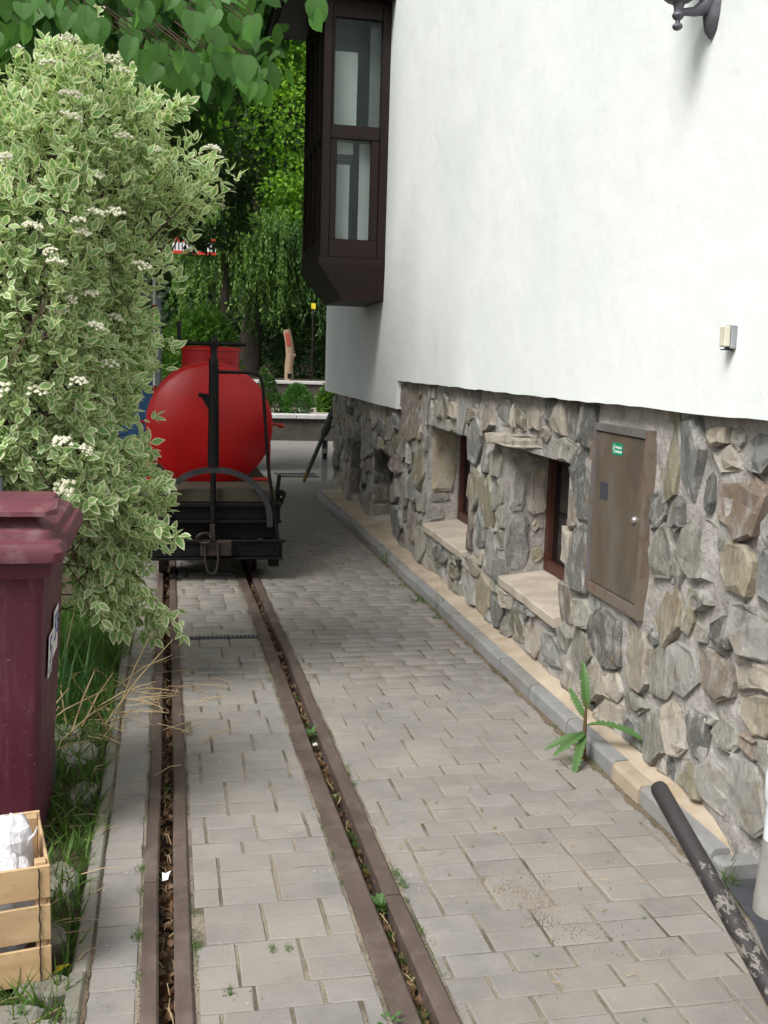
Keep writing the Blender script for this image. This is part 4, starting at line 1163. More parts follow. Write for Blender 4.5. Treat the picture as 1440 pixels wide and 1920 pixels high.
# ================================================================ WOODEN CRATE AND BAG
cr = thing('wooden_crate', (-.272, 2.44, g(2.5)), 'pale wooden slat crate in front of the maroon bin', 'crate')
cx0, cx1, cy0, cy1, cz0 = -.70, -.272, 2.44, 2.74, g(2.5) - .0
def slat(x0, x1, y0, y1, za, zc, name='slat'):
    m = MB(); m.box((x0, y0, za), (x1, y1, zc), bev=.002); o = m.build(name, MT['crate'], cr); return o
for (za, zc) in ((.004, .098), (.114, .205), (.222, .305)):
    tl = U(-.004, .004)
    slat(cx0, cx1, cy0, cy0 + .008, cz0 + za, cz0 + zc)
    slat(cx0, cx1, cy1 - .008, cy1, cz0 + za, cz0 + zc + (.012 if zc > .3 else 0))
    slat(cx1 - .0075, cx1 - .0005, cy0 + .009, cy1 - .009, cz0 + za, cz0 + zc)
    slat(cx0 + .0005, cx0 + .0075, cy0 + .009, cy1 - .009, cz0 + za, cz0 + zc)
for x in (cx0 + .008, cx1 - .034):
    for yq in (cy0 + .0085, cy1 - .0345):
        slat(x, x + .026, yq, yq + .026, cz0 + .002, cz0 + .312, 'corner_post')
slat(cx0 + .009, cx1 - .009, cy0 + .009, cy1 - .009, cz0 + .0, cz0 + .0018, 'floor_board')
m = MB(); pts = [(cx1 - .026 + .0012 * math.sin(k * 2.1), cy0 - .0025 - (.003 if k % 4 == 0 else 0), cz0 + .012 + k * .0145) for k in range(21)]
m.tube(pts, .0018, 5); m.build('binding_wire', MT['wire'], cr)
bag = thing('plastic_bag', (-.272, 2.44, g(2.5)), 'crumpled white plastic bag stuffed into the wooden crate', 'bag')
m = MB(); nu, nv = 40, 26; vs = []
for j in range(nv + 1):
    ph = math.pi * j / nv
    for i in range(nu):
        th = 2 * math.pi * i / nu
        e = lambda q, p: math.copysign(abs(q) ** p, q)
        x = e(math.cos(th) * math.sin(ph), .6) * .195; yv = e(math.sin(th) * math.sin(ph), .6) * .128; z = -e(math.cos(ph), .7)
        z = z * (.14 if z > 0 else .18)
        k = 1 + .07 * math.sin(7 * th + 3 * ph) * math.sin(4 * ph + 1) + .05 * math.sin(13 * th - 6 * ph) + U(-.02, .02)
        if z > .06: z *= (1 + .22 * math.sin(3 * th + 1.0) + .12 * math.sin(8 * th)) * k
        vs.append((-.486 + x * min(k, 1.0), 2.585 + yv * min(k, 1.0), cz0 + .19 + z))
m.add(vs, [(j * nu + i, j * nu + (i + 1) % nu, (j + 1) * nu + (i + 1) % nu, (j + 1) * nu + i) for j in range(nv) for i in range(nu)])
m.build('bag_body', MT['bag'], bag)
m = MB(); m.tube([(-.325, 2.54, cz0 + .30), (-.312, 2.53, cz0 + .335), (-.30, 2.525, cz0 + .35), (-.294, 2.52, cz0 + .37)], [.007, .004, .003, .002], 6); m.build('bag_string', MT['bag'], bag)
m = MB()
vs = []
for j in range(7):
    for i in range(10):
        th = i / 10 * 2 * math.pi; ph = math.pi * (j + .02) / 6.04
        k = 1 + .14 * math.sin(5 * th + 2 * ph)
        vs.append((-.345 + .042 * k * math.cos(th) * math.sin(ph), 2.56 + .045 * math.sin(th) * math.sin(ph), cz0 + .335 - .055 * k * math.cos(ph)))
m.add(vs, [(j * 10 + i, j * 10 + (i + 1) % 10, (j + 1) * 10 + (i + 1) % 10, (j + 1) * 10 + i) for j in range(6) for i in range(10)])
m.build('bag_knot', MT['bag'], bag)
for o in (cr, bag): o.rotation_euler.z = R(11)

# ================================================================ PLANTS
def tri_leaf(prof, fold=.25, curl=.12, rim=None):
    """leaf of length 1 along y; prof = [(t, half width)]; returns verts, tris, mat index (0 inner, 1 rim)"""
    V = []; F = []; Mi = []
    n = len(prof)
    def z(x, t): return abs(x) * fold - curl * t * t
    mid = []; Lo = []; Ro = []; Li = []; Ri = []
    for (t, w_) in prof:
        mid.append(len(V)); V.append((0, t, z(0, t)))
        Lo.append(len(V)); V.append((-w_, t, z(w_, t))); Ro.append(len(V)); V.append((w_, t, z(w_, t)))
        if rim:
            ti = .09 + t * .78; wi = w_ * rim * (1 + .15 * math.sin(t * 17))
            Li.append(len(V)); V.append((-wi, ti, z(wi, ti))); Ri.append(len(V)); V.append((wi, ti, z(wi, ti)))
    for i in range(n - 1):
        if rim:
            for (O, I, s) in ((Lo, Li, 1), (Ro, Ri, -1)):
                q = [(I[i], I[i + 1], O[i + 1]), (I[i], O[i + 1], O[i])]
                F += [t if s > 0 else t[::-1] for t in q]; Mi += [1, 1]
                # inner half, from side line to midline
                m0, m1 = mid[i], mid[i + 1]
        else:
            F += [(mid[i], Lo[i + 1], Lo[i]), (mid[i], mid[i + 1], Lo[i + 1]), (mid[i], Ro[i], Ro[i + 1]), (mid[i], Ro[i + 1], mid[i + 1])]; Mi += [0] * 4
    if rim:
        # midline of the green centre
        M2 = []
        for (t, w_) in prof:
            ti = .09 + t * .78; M2.append(len(V)); V.append((0, ti, z(0, ti)))
        for i in range(n - 1):
            F += [(M2[i], Li[i + 1], Li[i]), (M2[i], M2[i + 1], Li[i + 1]), (M2[i], Ri[i], Ri[i + 1]), (M2[i], Ri[i + 1], M2[i + 1])]; Mi += [0] * 4
        # rim tips meet the centre line
        F += [(mid[-1], Lo[-1], Li[-1]), (mid[-1], Ri[-1], Ro[-1])]; Mi += [1, 1]
    return np.array(V, float), np.array(F), np.array(Mi)
DOG = [tri_leaf([(0, .012), (.14, .15), (.36, .255), (.58, .24), (.8, .135), (1.0, .004)], .22, .16, r_) for r_ in (.64, .52, .72)]
HEART = tri_leaf([(0, .02), (-.07, .24), (.03, .41), (.16, .475), (.26, .468), (.36, .49), (.48, .44), (.58, .43), (.70, .33), (.80, .25), (.89, .12), (1.0, .004)], .12, .16)
HEART2 = tri_leaf([(0, .02), (-.03, .20), (.08, .34), (.22, .40), (.32, .39), (.44, .405), (.56, .35), (.68, .30), (.8, .17), (.9, .08), (1.0, .004)], .3, .3)
OVAL = tri_leaf([(0, .01), (.2, .2), (.5, .29), (.8, .17), (1, .004)], .15, .12)
RH = (np.array([(0, 0, 0), (-.32, .5, .08), (0, 1, -.06), (.32, .5, .08)]), np.array([(0, 2, 1), (0, 3, 2)]))
STRIP = (np.array([(-.05, 0, 0), (.05, 0, 0), (-.045, .4, .05), (.045, .4, .05), (0, 1, -.02)]), np.array([(0, 1, 3), (0, 3, 2), (2, 3, 4)]))
def rdir(n, up=0.0):
    v = rng.normal(size=(n, 3)); v[:, 2] += up; return v / np.linalg.norm(v, axis=1, keepdims=True)
def leaf_mesh(name, L, mats):
    me = bpy.data.meshes.new(name); me.from_pydata(L[0].tolist(), [], L[1].tolist())
    for m_ in mats: me.materials.append(m_)
    if len(mats) > 1: me.polygons.foreach_set('material_index', L[2].tolist())
    me.update(); return me
def place(me, name, parent, p, T, N, s):
    Rm = frames(np.array([T], float), np.array([N], float))[0]
    o = bpy.data.objects.new(name, me); COL.objects.link(o); o.parent = parent
    o.matrix_parent_inverse = Matrix.Identity(4)
    M4 = Matrix([[Rm[i][j] * s for j in range(3)] + [p[i] - ORG[parent][i]] for i in range(3)] + [[0, 0, 0, 1]])
    o.matrix_basis = M4; return o

# ---- variegated dogwood
dog = thing('dogwood_shrub', (-.75, 4.9, g(4.9)), 'large variegated dogwood shrub with cream edged leaves and white flower heads', 'shrub')
POLY = [(-.42, 2.78), (-.33, 2.80), (-.25, 2.72), (-.05, 2.60), (.05, 2.50), (-.02, 2.40), (.1, 2.33), (.26, 2.25), (.12, 2.17), (-.04, 2.05), (-.05, 1.84), (-.05, 1.65), (.01, 1.53), (-.07, 1.40), (-.1, 1.2), (-.01, .98), (.03, .85), (.03, .72), (-.10, .62), (-.10, .485), (-.08, .36), (.02, .27), (-.04, .20), (-.18, .27), (-.27, .36), (-.42, .52), (-.6, .6), (-1.5, .7), (-1.6, 1.5), (-1.5, 2.3), (-1.0, 2.6), (-.68, 2.58), (-.55, 2.70)]
PA = np.array([(x - (.055 if (z < 1.75 and x > -.3) else .0), z) for x, z in POLY])
def inpoly(x, z):
    x1, z1 = PA[:, 0], PA[:, 1]; x2, z2 = np.roll(x1, -1), np.roll(z1, -1)
    c = (z1 > z) != (z2 > z)
    xi = (x2 - x1) * (z - z1) / (z2 - z1 + 1e-12) + x1
    return (np.sum(c & (x < xi)) % 2) == 1
def bdist(x, z):
    a = PA; bq = np.roll(PA, -1, 0); p = np.array([x, z]); ab = bq - a
    t = np.clip(((p - a) * ab).sum(1) / (ab ** 2).sum(1), 0, 1)
    return np.sqrt((((a + ab * t[:, None]) - p) ** 2).sum(1)).min()
shoots = []
while len(shoots) < 3100:
    x, z = rng.uniform(-1.6, .3), rng.uniform(.2, 2.82)
    if x < -.9 and rng.random() < .55: continue
    if not inpoly(x, z): continue
    d = bdist(x, z); T_ = .62 * min(1, d / .45) ** .6 + .015
    u = rng.random()
    if d < .12: x += rng.normal() * .05; z += rng.normal() * .05
    yq = 4.88 + T_ * (-1 + .25 * rng.random() if u < .6 else rng.uniform(-1, 1))
    if z < .8: yq += .1
    # perspective: keep the silhouette where the shrub bulges forward
    k = (yq / 4.8) if x > -.5 else 1
    shoots.append((x * k, yq, z if z < 1.48 else 1.48 + (z - 1.48) * (yq / 4.8), d))
for (sa, se) in (((-.08, 2.30), (.27, 2.26)), ((-.05, 2.22), (.2, 2.17)), ((-.02, 2.45), (.09, 2.52)), ((-.14, 1.56), (.045, 1.52)), ((-.15, .46), (.075, .21)), ((-.12, .75), (.06, .70)), ((-.35, 2.66), (-.30, 2.83)), ((-.2, 1.95), (.0, 1.88)), ((-.6, 2.55), (-.62, 2.72))):
    n_ = 7; yv = 4.5 + .3 * rng.random()
    for k in range(n_):
        t = k / (n_ - 1); shoots.append(((sa[0] + (se[0] - sa[0]) * t) * yv / 4.8, yv, sa[1] + (se[1] - sa[1]) * t + .02 * math.sin(t * 3), .0))
lp, lt, ln_, lsz, front = [], [], [], [], []
twigs = MB(); flowers = []
for (x, y, z, d) in shoots:
    p = np.array([x, y, z])
    out = np.array([x + .75, (y - 4.95) * 1.3, (z - 1.2) * .55]); out /= np.linalg.norm(out) + 1e-6
    dr = out * .8 + rng.normal(size=3) * .35 + np.array([0, 0, .55 if z > .7 else -.2])
    dr /= np.linalg.norm(dr)
    L = rng.uniform(.07, .17)
    st_ = p - dr * L
    np_ = rng.integers(2, 4)
    side = np.cross(dr, rng.normal(size=3)); side /= np.linalg.norm(side)
    for k in range(np_):
        q = st_ + dr * L * (k + .7) / np_
        s2 = side if k % 2 == 0 else np.cross(dr, side)
        for sg in (1, -1):
            t = s2 * sg * .85 + dr * .55 + rng.normal(size=3) * .18 + np.array([0, 0, -.18])
            nrm = np.array([0, -.25, .8]) + out * .35 + rng.normal(size=3) * .38
            lp.append(q); lt.append(t); ln_.append(nrm); lsz.append(rng.uniform(.036, .074) * (1.1 if z < 1.2 else .86)); front.append(y - .25 * z * 0)
    for k in range(2):
        t = dr + side * (.5 - k) + rng.normal(size=3) * .15
        lp.append(p); lt.append(t); ln_.append(np.array([0, -.4, .6]) + out * .4 + rng.normal(size=3) * .35); lsz.append(rng.uniform(.04, .07)); front.append(y)
    if rng.random() < .14:
        twigs.tube([p - dr * (L + .25) - np.array([.03, 0, .05]), st_, p], [.0035, .0025, .0015], 4, cap=False)
    if rng.random() < .036 and y < 4.8: flowers.append((p + dr * .03 + np.array([0, -.09, .03]), dr))
lp, lt, ln_, lsz = map(np.array, (lp, lt, ln_, lsz))
dm = [MT['dog_green'], MT['dog_cream']]
vis = (lp[:, 1] < 4.75) & (lp[:, 0] > -.95)
order = np.where(vis)[0]; order = order[np.argsort(lp[order, 1] - lsz[order] * 4)]
pick = set(order[:900][::3].tolist()[:290])
DME = [leaf_mesh('leaf', L, dm) for L in DOG]
for i in pick: place(DME[i % 3], 'leaf', dog, lp[i], lt[i], ln_[i], float(lsz[i]))
Vs, Fs, Ms = [], [], []; o_ = 0
restl = np.array([i for i in range(len(lp)) if i not in pick])
for k in range(3):
    s_ = restl[restl % 3 == k]
    V_, F_ = scatter(DOG[k][0], DOG[k][1], lp[s_], lt[s_], ln_[s_], lsz[s_])
    Vs.append(V_); Fs.append(F_ + o_); Ms.append(np.tile(DOG[k][2], len(s_))); o_ += len(V_)
fo = np_mesh('foliage', np.concatenate(Vs), np.concatenate(Fs), dm, dog, np.concatenate(Ms)); tag(fo, kind='stuff')
base_ = Vector((-.75, 4.95, g(4.9)))
for k in range(16):
    a = rng.uniform(0, 6.28); tx, tz = rng.uniform(-1.3, .0), rng.uniform(1.0, 2.45)
    ty = 4.9 + rng.uniform(-.4, .4)
    s0 = base_ + Vector((rng.uniform(-.25, .25), rng.uniform(-.2, .2), -.02))
    e = Vector((tx, ty, tz)); mid = s0.lerp(e, .5) + Vector((rng.uniform(-.1, .1), rng.uniform(-.1, .1), .15))
    twigs.tube([s0, s0.lerp(mid, .5) + Vector((0, 0, .08)), mid, mid.lerp(e, .55), e], [.014, .012, .009, .006, .003], 6)
    for kk in range(3):
        t = rng.uniform(.35, 1); q = s0.lerp(mid, t * 2) if t < .5 else mid.lerp(e, t * 2 - 1)
        twigs.tube([q, q + Vector((rng.uniform(-.25, .3), rng.uniform(-.35, .15), rng.uniform(.0, .3)))], [.005, .002], 4, cap=False)
twigs.build('stems', MT['twig'], dog, recalc=False)
def blossom_mesh():
    m = MB()
    for k in range(26):
        a = rng.uniform(0, 6.28); r_ = .024 * math.sqrt(rng.random()); h = .012 * (1 - (r_ / .026) ** 2) + rng.uniform(-.003, .003)
        c = Vector((r_ * math.cos(a), r_ * math.sin(a), h)); s = rng.uniform(.004, .0065)
        m.add([c + Vector((s, 0, 0)), c + Vector((0, s, 0)), c + Vector((-s, 0, 0)), c + Vector((0, -s, 0)), c + Vector((0, 0, s * .9)), c + Vector((0, 0, -s))], [(0, 1, 4), (1, 2, 4), (2, 3, 4), (3, 0, 4), (1, 0, 5), (2, 1, 5), (3, 2, 5), (0, 3, 5)])
    me = bpy.data.meshes.new('flower_head'); me.from_pydata(m.v, [], m.f); me.materials.append(MT['dog_flower']); me.update(); return me
BM = [blossom_mesh() for _ in range(3)]
for i, (p, dr) in enumerate(flowers):
    n_ = np.array([dr[0] * .5, dr[1] * .5 - .3, abs(dr[2]) + .5])
    place(BM[i % 3], 'flower_head', dog, p, np.cross(n_, rng.normal(size=3)), n_, float(rng.uniform(1.2, 1.9)))
print('dogwood leaves', len(lp), 'flowers', len(flowers))

# ---- crowns
def crown(name, parent, blobs, n, size, mat, leaf=RH, droop=.3, hollow=.55, squash=1.0):
    """blobs: (cx,cy,cz,rx,ry,rz); leaves gather in clumps through the outer shell of every blob"""
    tot = sum(b_[3] * b_[4] + b_[3] * b_[5] + b_[4] * b_[5] for b_ in blobs)
    P = []
    for b_ in blobs:
        k = int(n * (b_[3] * b_[4] + b_[3] * b_[5] + b_[4] * b_[5]) / tot)
        nc = max(6, k // 34)
        cd = rdir(nc); cr_ = hollow + (1 - hollow) * rng.random((nc, 1)) ** .5
        cc = cd * cr_
        idx = rng.integers(0, nc, k)
        q = cc[idx] + rng.normal(size=(k, 3)) * .105
        P.append(q * np.array(b_[3:6]) + np.array(b_[:3]))
    P = np.concatenate(P)
    T = rng.normal(size=(len(P), 3)); T[:, 2] -= droop * 2
    N = rng.normal(size=(len(P), 3)) * .6; N[:, 2] += .8
    V_, F_ = scatter(leaf[0], leaf[1], P, T, N, rng.uniform(.7, 1.3, len(P)) * size)
    return np_mesh(name, V_, F_, mat, parent)
def trunk(parent, base, top, r0, limbs, name='trunk', mat='bark'):
    m = MB(); b_, t_ = Vector(base), Vector(top)
    m.tube([b_ + (t_ - b_) * k / 5 + Vector((U(-.05, .05), U(-.05, .05), 0)) * (k > 0) for k in range(6)], [r0 * (1.25 - k * .15) for k in range(6)], 10)
    o = m.build(name, MT[mat], parent, smooth=True)
    for (t, e, r_) in limbs:
        s = b_.lerp(t_, t); e = Vector(e); md = s.lerp(e, .5) + Vector((0, 0, .2))
        l_ = MB(); l_.tube([s, md, e], [r_, r_ * .7, r_ * .3], 7); l_.build('limb', MT[mat], parent, smooth=True)
    return o
def tree(name, label, base, top, r0, blobs, n, size, mat, limbs=(), cat='tree', group=None, **kw):
    o = thing(name, base, label, cat, group)
    trunk(o, base, top, r0, limbs)
    c = crown('crown', o, blobs, n, size, MT[mat], **kw)
    return o

# linden over the path: trunk beside the shrub, crown above the wagon
lin = thing('linden_tree', (-2.7, 9.8, g(9)), 'linden tree whose broad leaves hang into the picture above the shrub', 'tree')
trunk(lin, (-2.7, 9.8, -.2), (-2.5, 9.8, 6.6), .21, [(.55, (-1.2, 6.6, 4.0), .08), (.7, (.1, 9.4, 5.2), .08), (.5, (-1.2, 4.6, 3.6), .06), (.9, (-3.6, 8.5, 7.6), .08), (.85, (-1.0, 11.6, 6.6), .07)])
crown('crown', lin, [(-2.2, 10.2, 7.4, 2.4, 2.0, 2.4), (-1.5, 7.0, 4.15, 1.4, 1.3, .62), (-.5, 9.4, 4.9, 1.5, 1.4, 1.1), (-.75, 7.6, 4.0, 1.2, 1.3, .5), (-.3, 11.6, 5.6, 1.8, 1.5, 1.9), (-1.8, 9.2, 3.6, 1.5, 1.6, 1.0), (-3.4, 8.6, 4.4, 1.4, 1.4, .9), (-1.0, 9.4, 7.2, 1.7, 1.2, 1.4), (-.5, 5.9, 3.35, 1.1, .5, .5), (-1.8, 8.9, 8.6, 1.6, 1.3, 1.5), (-2.6, 8.6, 6.0, 1.5, 1.0, 1.6)], 36000, .16, MT['linden'], leaf=(OVAL[0], OVAL[1]))
HMES = [leaf_mesh('leaf', HEART, [MT['linden']]), leaf_mesh('leaf', HEART2, [MT['linden']])]
sprays = []
twl = MB()
def zlow(x):
    return float(np.interp(x, [-1.3, -.56, -.36, -.2, -.08, .02, .1, .2, .3, .37, .45, .6], [2.5, 2.47, 2.56, 2.52, 2.44, 2.40, 2.42, 2.47, 2.38, 2.42, 2.62, 2.66]))
cnt = 0
while cnt < 296:
    x = rng.uniform(-.95, .36) if cnt > 2 else rng.uniform(.49, .53); y = rng.uniform(3.55, 4.35)
    zl = 1.48 + (zlow(x * 3.8 / y) - 1.48) * y / 3.8
    z = zl + .05 + .55 * rng.random() ** 1.6
    if x > .45: z = zl + .06 + .06 * rng.random(); y = 3.8
    elif x * 3.8 / y > .34: continue
    T = np.array([rng.normal() * .35, -.15 + rng.normal() * .25, -1.0]); N = np.array([rng.normal() * .55, -.7 + rng.normal() * .35, .6])
    s = float(rng.uniform(.055, .09))
    place(HMES[cnt % 3 == 2], 'leaf', lin, (x, y, z), T, N, s); cnt += 1
    if cnt % 2 == 0: twl.tube([(x - .10, y + .05, z + .10), (x - .02, y + .01, z + .035), (x, y, z)], [.003, .002, .0015], 4, cap=False)
for k in range(9):
    x = -1.0 + k * .17; y = rng.uniform(3.7, 4.3)
    x -= .22; twl.tube([(x - .5, y + .5, 3.4), (x - .2, y + .2, 3.1), (x, y, 2.85), (x + .12, y - .05, 2.62)], [.012, .008, .005, .003], 5)
twl.build('twigs', MT['twig'], lin, recalc=False)
# one pale dead twig sticking out of the shrub
# ---- trees closing the background
tree('maple_tree', 'bright green leafy tree behind the bay window', (5.4, 31, .9), (5.0, 31, 9), .26, [(3.2, 30, 8.2, 2.9, 1.8, 2.8), (4.4, 31, 12.2, 3.8, 3, 3), (1.9, 30.5, 11.1, 2.2, 2, 2.5), (3.0, 29.6, 6.1, 2.1, 1.0, 1.3), (1.9, 29.2, 8.6, 1.5, 1.0, 1.8)], 42000, .125, 'bright', [(.7, (2.2, 30, 9.4), .07), (.6, (5.6, 30.6, 8.6), .07)], group='trees beyond the courtyard')
tree('spruce_tree', 'dark dense tree between the shrub and the bright leafy tree', (-1.7, 15.2, -.2), (-1.2, 15.2, 6), .2, [(.35, 15.2, 4.6, 1.15, 1.1, 1.0), (.2, 15.4, 6.3, 1.5, 1.3, 1.4), (.55, 15.0, 3.55, .75, .8, .55), (-.9, 15.6, 5.2, 1.3, 1.1, 1.8), (.1, 15.2, 8.4, 1.6, 1.4, 1.5)], 22000, .10, 'darkleaf', [(.6, (1.0, 15, 4.7), .04), (.7, (-.6, 15, 5), .04)], group='trees beyond the courtyard')
tree('beech_tree', 'tall mid green tree at the upper edge above the dark tree', (-3.4, 32, .4), (-3.2, 32, 11), .3, [(-2.8, 31.5, 11.5, 4, 3, 4.2), (.5, 33, 14, 3.6, 3, 3.5), (-4.5, 32, 7, 3.4, 2.6, 3.2), (-.8, 32.5, 8.3, 2.7, 2.4, 2.7)], 26000, .17, 'mid', [(.6, (-.8, 32, 9), .08)], group='trees beyond the courtyard')
tree('ash_tree', 'mid green tree standing far behind the house corner', (7.2, 36, .6), (7.2, 36, 10), .3, [(6.8, 35.5, 10.8, 4, 3, 4.2), (5.0, 36.5, 6.5, 3.2, 2.4, 3.0), (9.0, 36, 6.8, 3.2, 2.6, 3.4)], 20000, .18, 'mid', [(.6, (5, 36, 8), .08)], group='trees beyond the courtyard')
# weeping conifers: hanging strands
def weeping(name, label, base, top, r0, cx, cy, rx, ry, zt, zb_, nst, mat='weep', size=.085):
    o = thing(name, base, label, 'tree', 'trees beyond the courtyard'); trunk(o, base, top, r0, [])
    P, T, N = [], [], []
    for k in range(nst):
        a = rng.uniform(0, 6.28); r_ = math.sqrt(rng.random())
        x, y = cx + rx * r_ * math.cos(a), cy + ry * r_ * math.sin(a)
        z0_ = zt - (zt - zb_) * (.15 + .55 * r_ * rng.random()) - .1 * rng.random(); L = rng.uniform(.5, 1.25)
        L = min(L, max(.3, z0_ - zb_ + rng.uniform(-.3, .3)))
        sx, sy = rng.normal() * .12, rng.normal() * .12
        m_ = int(L / .045)
        tt = np.arange(m_) / max(1, m_)
        P.append(np.stack([x + sx * tt + rng.normal(size=m_) * .02, y + sy * tt + rng.normal(size=m_) * .02, z0_ - L * tt], 1))
        T.append(rng.normal(size=(m_, 3)) * .45 + np.array([0, 0, -1.0])); N.append(rng.normal(size=(m_, 3)) * .6 + np.array([0, -.5, .5]))
    P, T, N = map(np.concatenate, (P, T, N))
    V_, F_ = scatter(OVAL[0] * np.array([.8, 1, 1]), OVAL[1], P, T, N, rng.uniform(.7, 1.3, len(P)) * size)
    np_mesh('crown', V_, F_, MT[mat], o); return o
weeping('weeping_larch', 'weeping tree with hanging green sprays above the red tank', (1.46, 28.2, .9), (1.5, 28.2, 6.2), .12, 1.66, 27.8, 1.53, .67, 6.2, 1.9, 560, size=.10)
weeping('weeping_hemlock', 'dark weeping conifer with a thick trunk behind the upright log', (2.29, 29.3, .9), (2.33, 29.3, 7), .26, 3.3, 28.5, 1.3, .8, 6.0, 1.3, 520, 'mid', size=.10)
weeping('weeping_birch', 'weeping tree beside the house corner behind the log', (4.9, 31, .9), (4.9, 31, 7), .18, 4.7, 30.0, 1.35, .9, 6.2, 1.8, 420, 'weep', size=.10)
# conical shrubs
def bushy(name, label, base, blobs, n, size, mat, cat='shrub', up=True, group=None):
    o = thing(name, base, label, cat, group)
    m = MB(); m.tube([base, (blobs[0][0], blobs[0][1], blobs[0][2])], [.03, .015], 6); m.build('stem', MT['bark'], o)
    tot = sum(b_[3] * b_[5] for b_ in blobs); P = []; O = []
    for b_ in blobs:
        k = int(n * b_[3] * b_[5] / tot); d = rdir(k); r_ = .62 + .4 * rng.random((k, 1)) ** .7
        lump = 1 + .10 * np.sin(d[:, :1] * 7 + d[:, 1:2] * 5) * np.cos(d[:, 2:] * 6)
        P.append(d * r_ * lump * np.array(b_[3:6]) + np.array(b_[:3])); O.append(d)
    P, O = np.concatenate(P), np.concatenate(O)
    T = O + rng.normal(size=O.shape) * .45 + np.array([0, 0, .35]); N = rng.normal(size=O.shape) * .5 + O * .4 + np.array([0, 0, .6])
    V_, F_ = scatter(RH[0], RH[1], P, T, N, rng.uniform(.6, 1.4, len(P)) * size)
    np_mesh('crown', V_, F_, MT[mat], o); return o
bushy('thuja_shrub', 'rounded feathery green thuja behind the red tank', (.5, 16.0, -.2), [(.45, 16.1, 1.25, .62, .55, .95), (.55, 16.0, 1.6, .45, .45, .66), (.05, 16.3, 1.0, .45, .4, .75)], 11000, .075, 'thuja')
bushy('box_shrub', 'clipped round box shrub on the planter edge', (2.89, 23.35, .22), [(2.89, 23.35, .575, .355, .33, .35), (2.87, 23.35, .815, .22, .22, .19)], 5600, .042, 'bush')
bushy('juniper_shrub', 'narrow drooping juniper shrub beside the round box shrub', (2.42, 23.6, .22), [(2.40, 23.6, .47, .30, .27, .30), (2.29, 23.7, .84, .14, .14, .32), (2.16, 23.75, 1.11, .075, .08, .22)], 3000, .055, 'mid')
bushy('yew_shrub', 'dark evergreen shrub filling the bed behind the log', (4.2, 28.9, .9), [(3.9, 29.0, 1.75, 1.05, .6, 1.3), (4.8, 28.8, 1.5, .8, .6, 1.1), (2.7, 29.6, 1.5, .95, .5, 1.1), (1.6, 29.8, 1.25, .8, .5, .9)], 10000, .10, 'darkleaf')
bushy('ornamental_grass', 'tuft of long grass at the back of the planter bed', (3.95, 25.0, .28), [(3.95, 25.0, .5, .25, .2, .4)], 800, .2, 'grass', 'grass')
bushy('hedge_with_screen', 'mid green hedge beyond the courtyard left of the thuja, plus unseen foliage added as a light screen', (-1.5, 18, -.2), [(-1.2, 18, 1.0, .8, .6, 1.4), (-2.6, 18.4, 1.2, 1.0, .6, 1.6), (-.3, 18.6, 1.2, .6, .5, 1.2), (-4.2, 14.5, 2.0, 1.2, 3.2, 2.4), (-4.9, 8.8, 2.0, 1.0, 3.4, 2.4)], 22000, .15, 'darkleaf')  # largest blobs: unseen foliage added to keep sky light off the far wall
# far wood as one mass
P = np.stack([rng.uniform(-30, 36, 52000), rng.uniform(40, 45, 52000), np.abs(rng.normal(size=52000)) * 0 + rng.uniform(-.2, 23, 52000)], 1)
P[:, 1] += 1.2 * np.sin(P[:, 0] * 1.3) + .9 * np.sin(P[:, 2] * 1.7 + P[:, 0])
V_, F_ = scatter(RH[0], RH[1], P, rng.normal(size=P.shape) + np.array([0, 0, -.5]), rng.normal(size=P.shape) * .6 + np.array([0, -.4, .7]), rng.uniform(.32, .7, len(P)))
tag(np_mesh('woodland', V_, F_, MT['darkleaf']), 'dark wooded slope closing the view behind the trees', 'woodland', kind='stuff')

# ================================================================ COURTYARD AND BEYOND
pw = thing('planter_wall', (3.0, 22.75, -.22), 'low dark planter wall with pale capstones across the courtyard', 'wall')
b = MB(); b.box((-6, 22.6, -.35), (11.5, 22.95, .255)); b.build('wall', MT['planter'], pw)
x = -6.02
while x < 11.5:
    L = .8; b = MB(); b.box((x + .004, 22.52, .258), (x + L - .004, 23.02, .355), bev=.014); b.build('capstone', MT['cap'], pw); x += L
sheet2 = MB(); sheet2.add([(-6, 22.96, .27), (11.5, 22.96, .27), (11.5, 26.4, .34), (-6, 26.4, .34)], [(0, 1, 2, 3)])
tag(sheet2.build('planting_bed_ground', MT['gravel']), kind='structure')
tw = thing('terrace_edge', (3.0, 26.5, .3), 'narrow white stone ledge at the foot of the upright log', 'ledge')
b = MB(); b.box((-3, 26.4, .2), (9, 26.7, .93)); b.build('wall', MT['planter'], tw)
b = MB(); b.box((-3, 26.34, .932), (9, 26.95, 1.01), bev=.01); b.build('capstone', MT['cap'], tw)
b = MB(); b.add([(-7, 26.96, .98), (11, 26.96, .98), (13, 40, 1.4), (-8, 40, 1.4)], [(0, 1, 2, 3)]); tag(b.build('upper_bed_ground', MT['soil']), kind='structure')
lg = thing('log_post', (3.06, 26.65, 1.01), 'upright bare log with a red carved mark near its top', 'log')
b = MB(); b.tube([(3.07, 26.65, 1.008), (3.06, 26.65, 1.37), (3.10, 26.65, 1.66), (3.06, 26.65, 1.97), (2.99, 26.65, 2.30)], [.113, .109, .117, .104, .096], 14); b.tube([(3.15, 26.6, 1.64), (3.22, 26.57, 1.67)], [.046, .027], 8); b.build('log', MT['log'], lg, smooth=True)
b = MB(); b.box((2.965, 26.535, 1.88), (3.07, 26.56, 2.21), bev=.006, rot=Matrix.Rotation(-.17, 3, 'Y')); b.build('carving', MT['log_red'], lg)
b = MB(); b.box((3.02, 26.53, 1.06), (3.125, 26.55, 1.19), bev=.01); b.build('burnt_mark', MT['black'], lg)
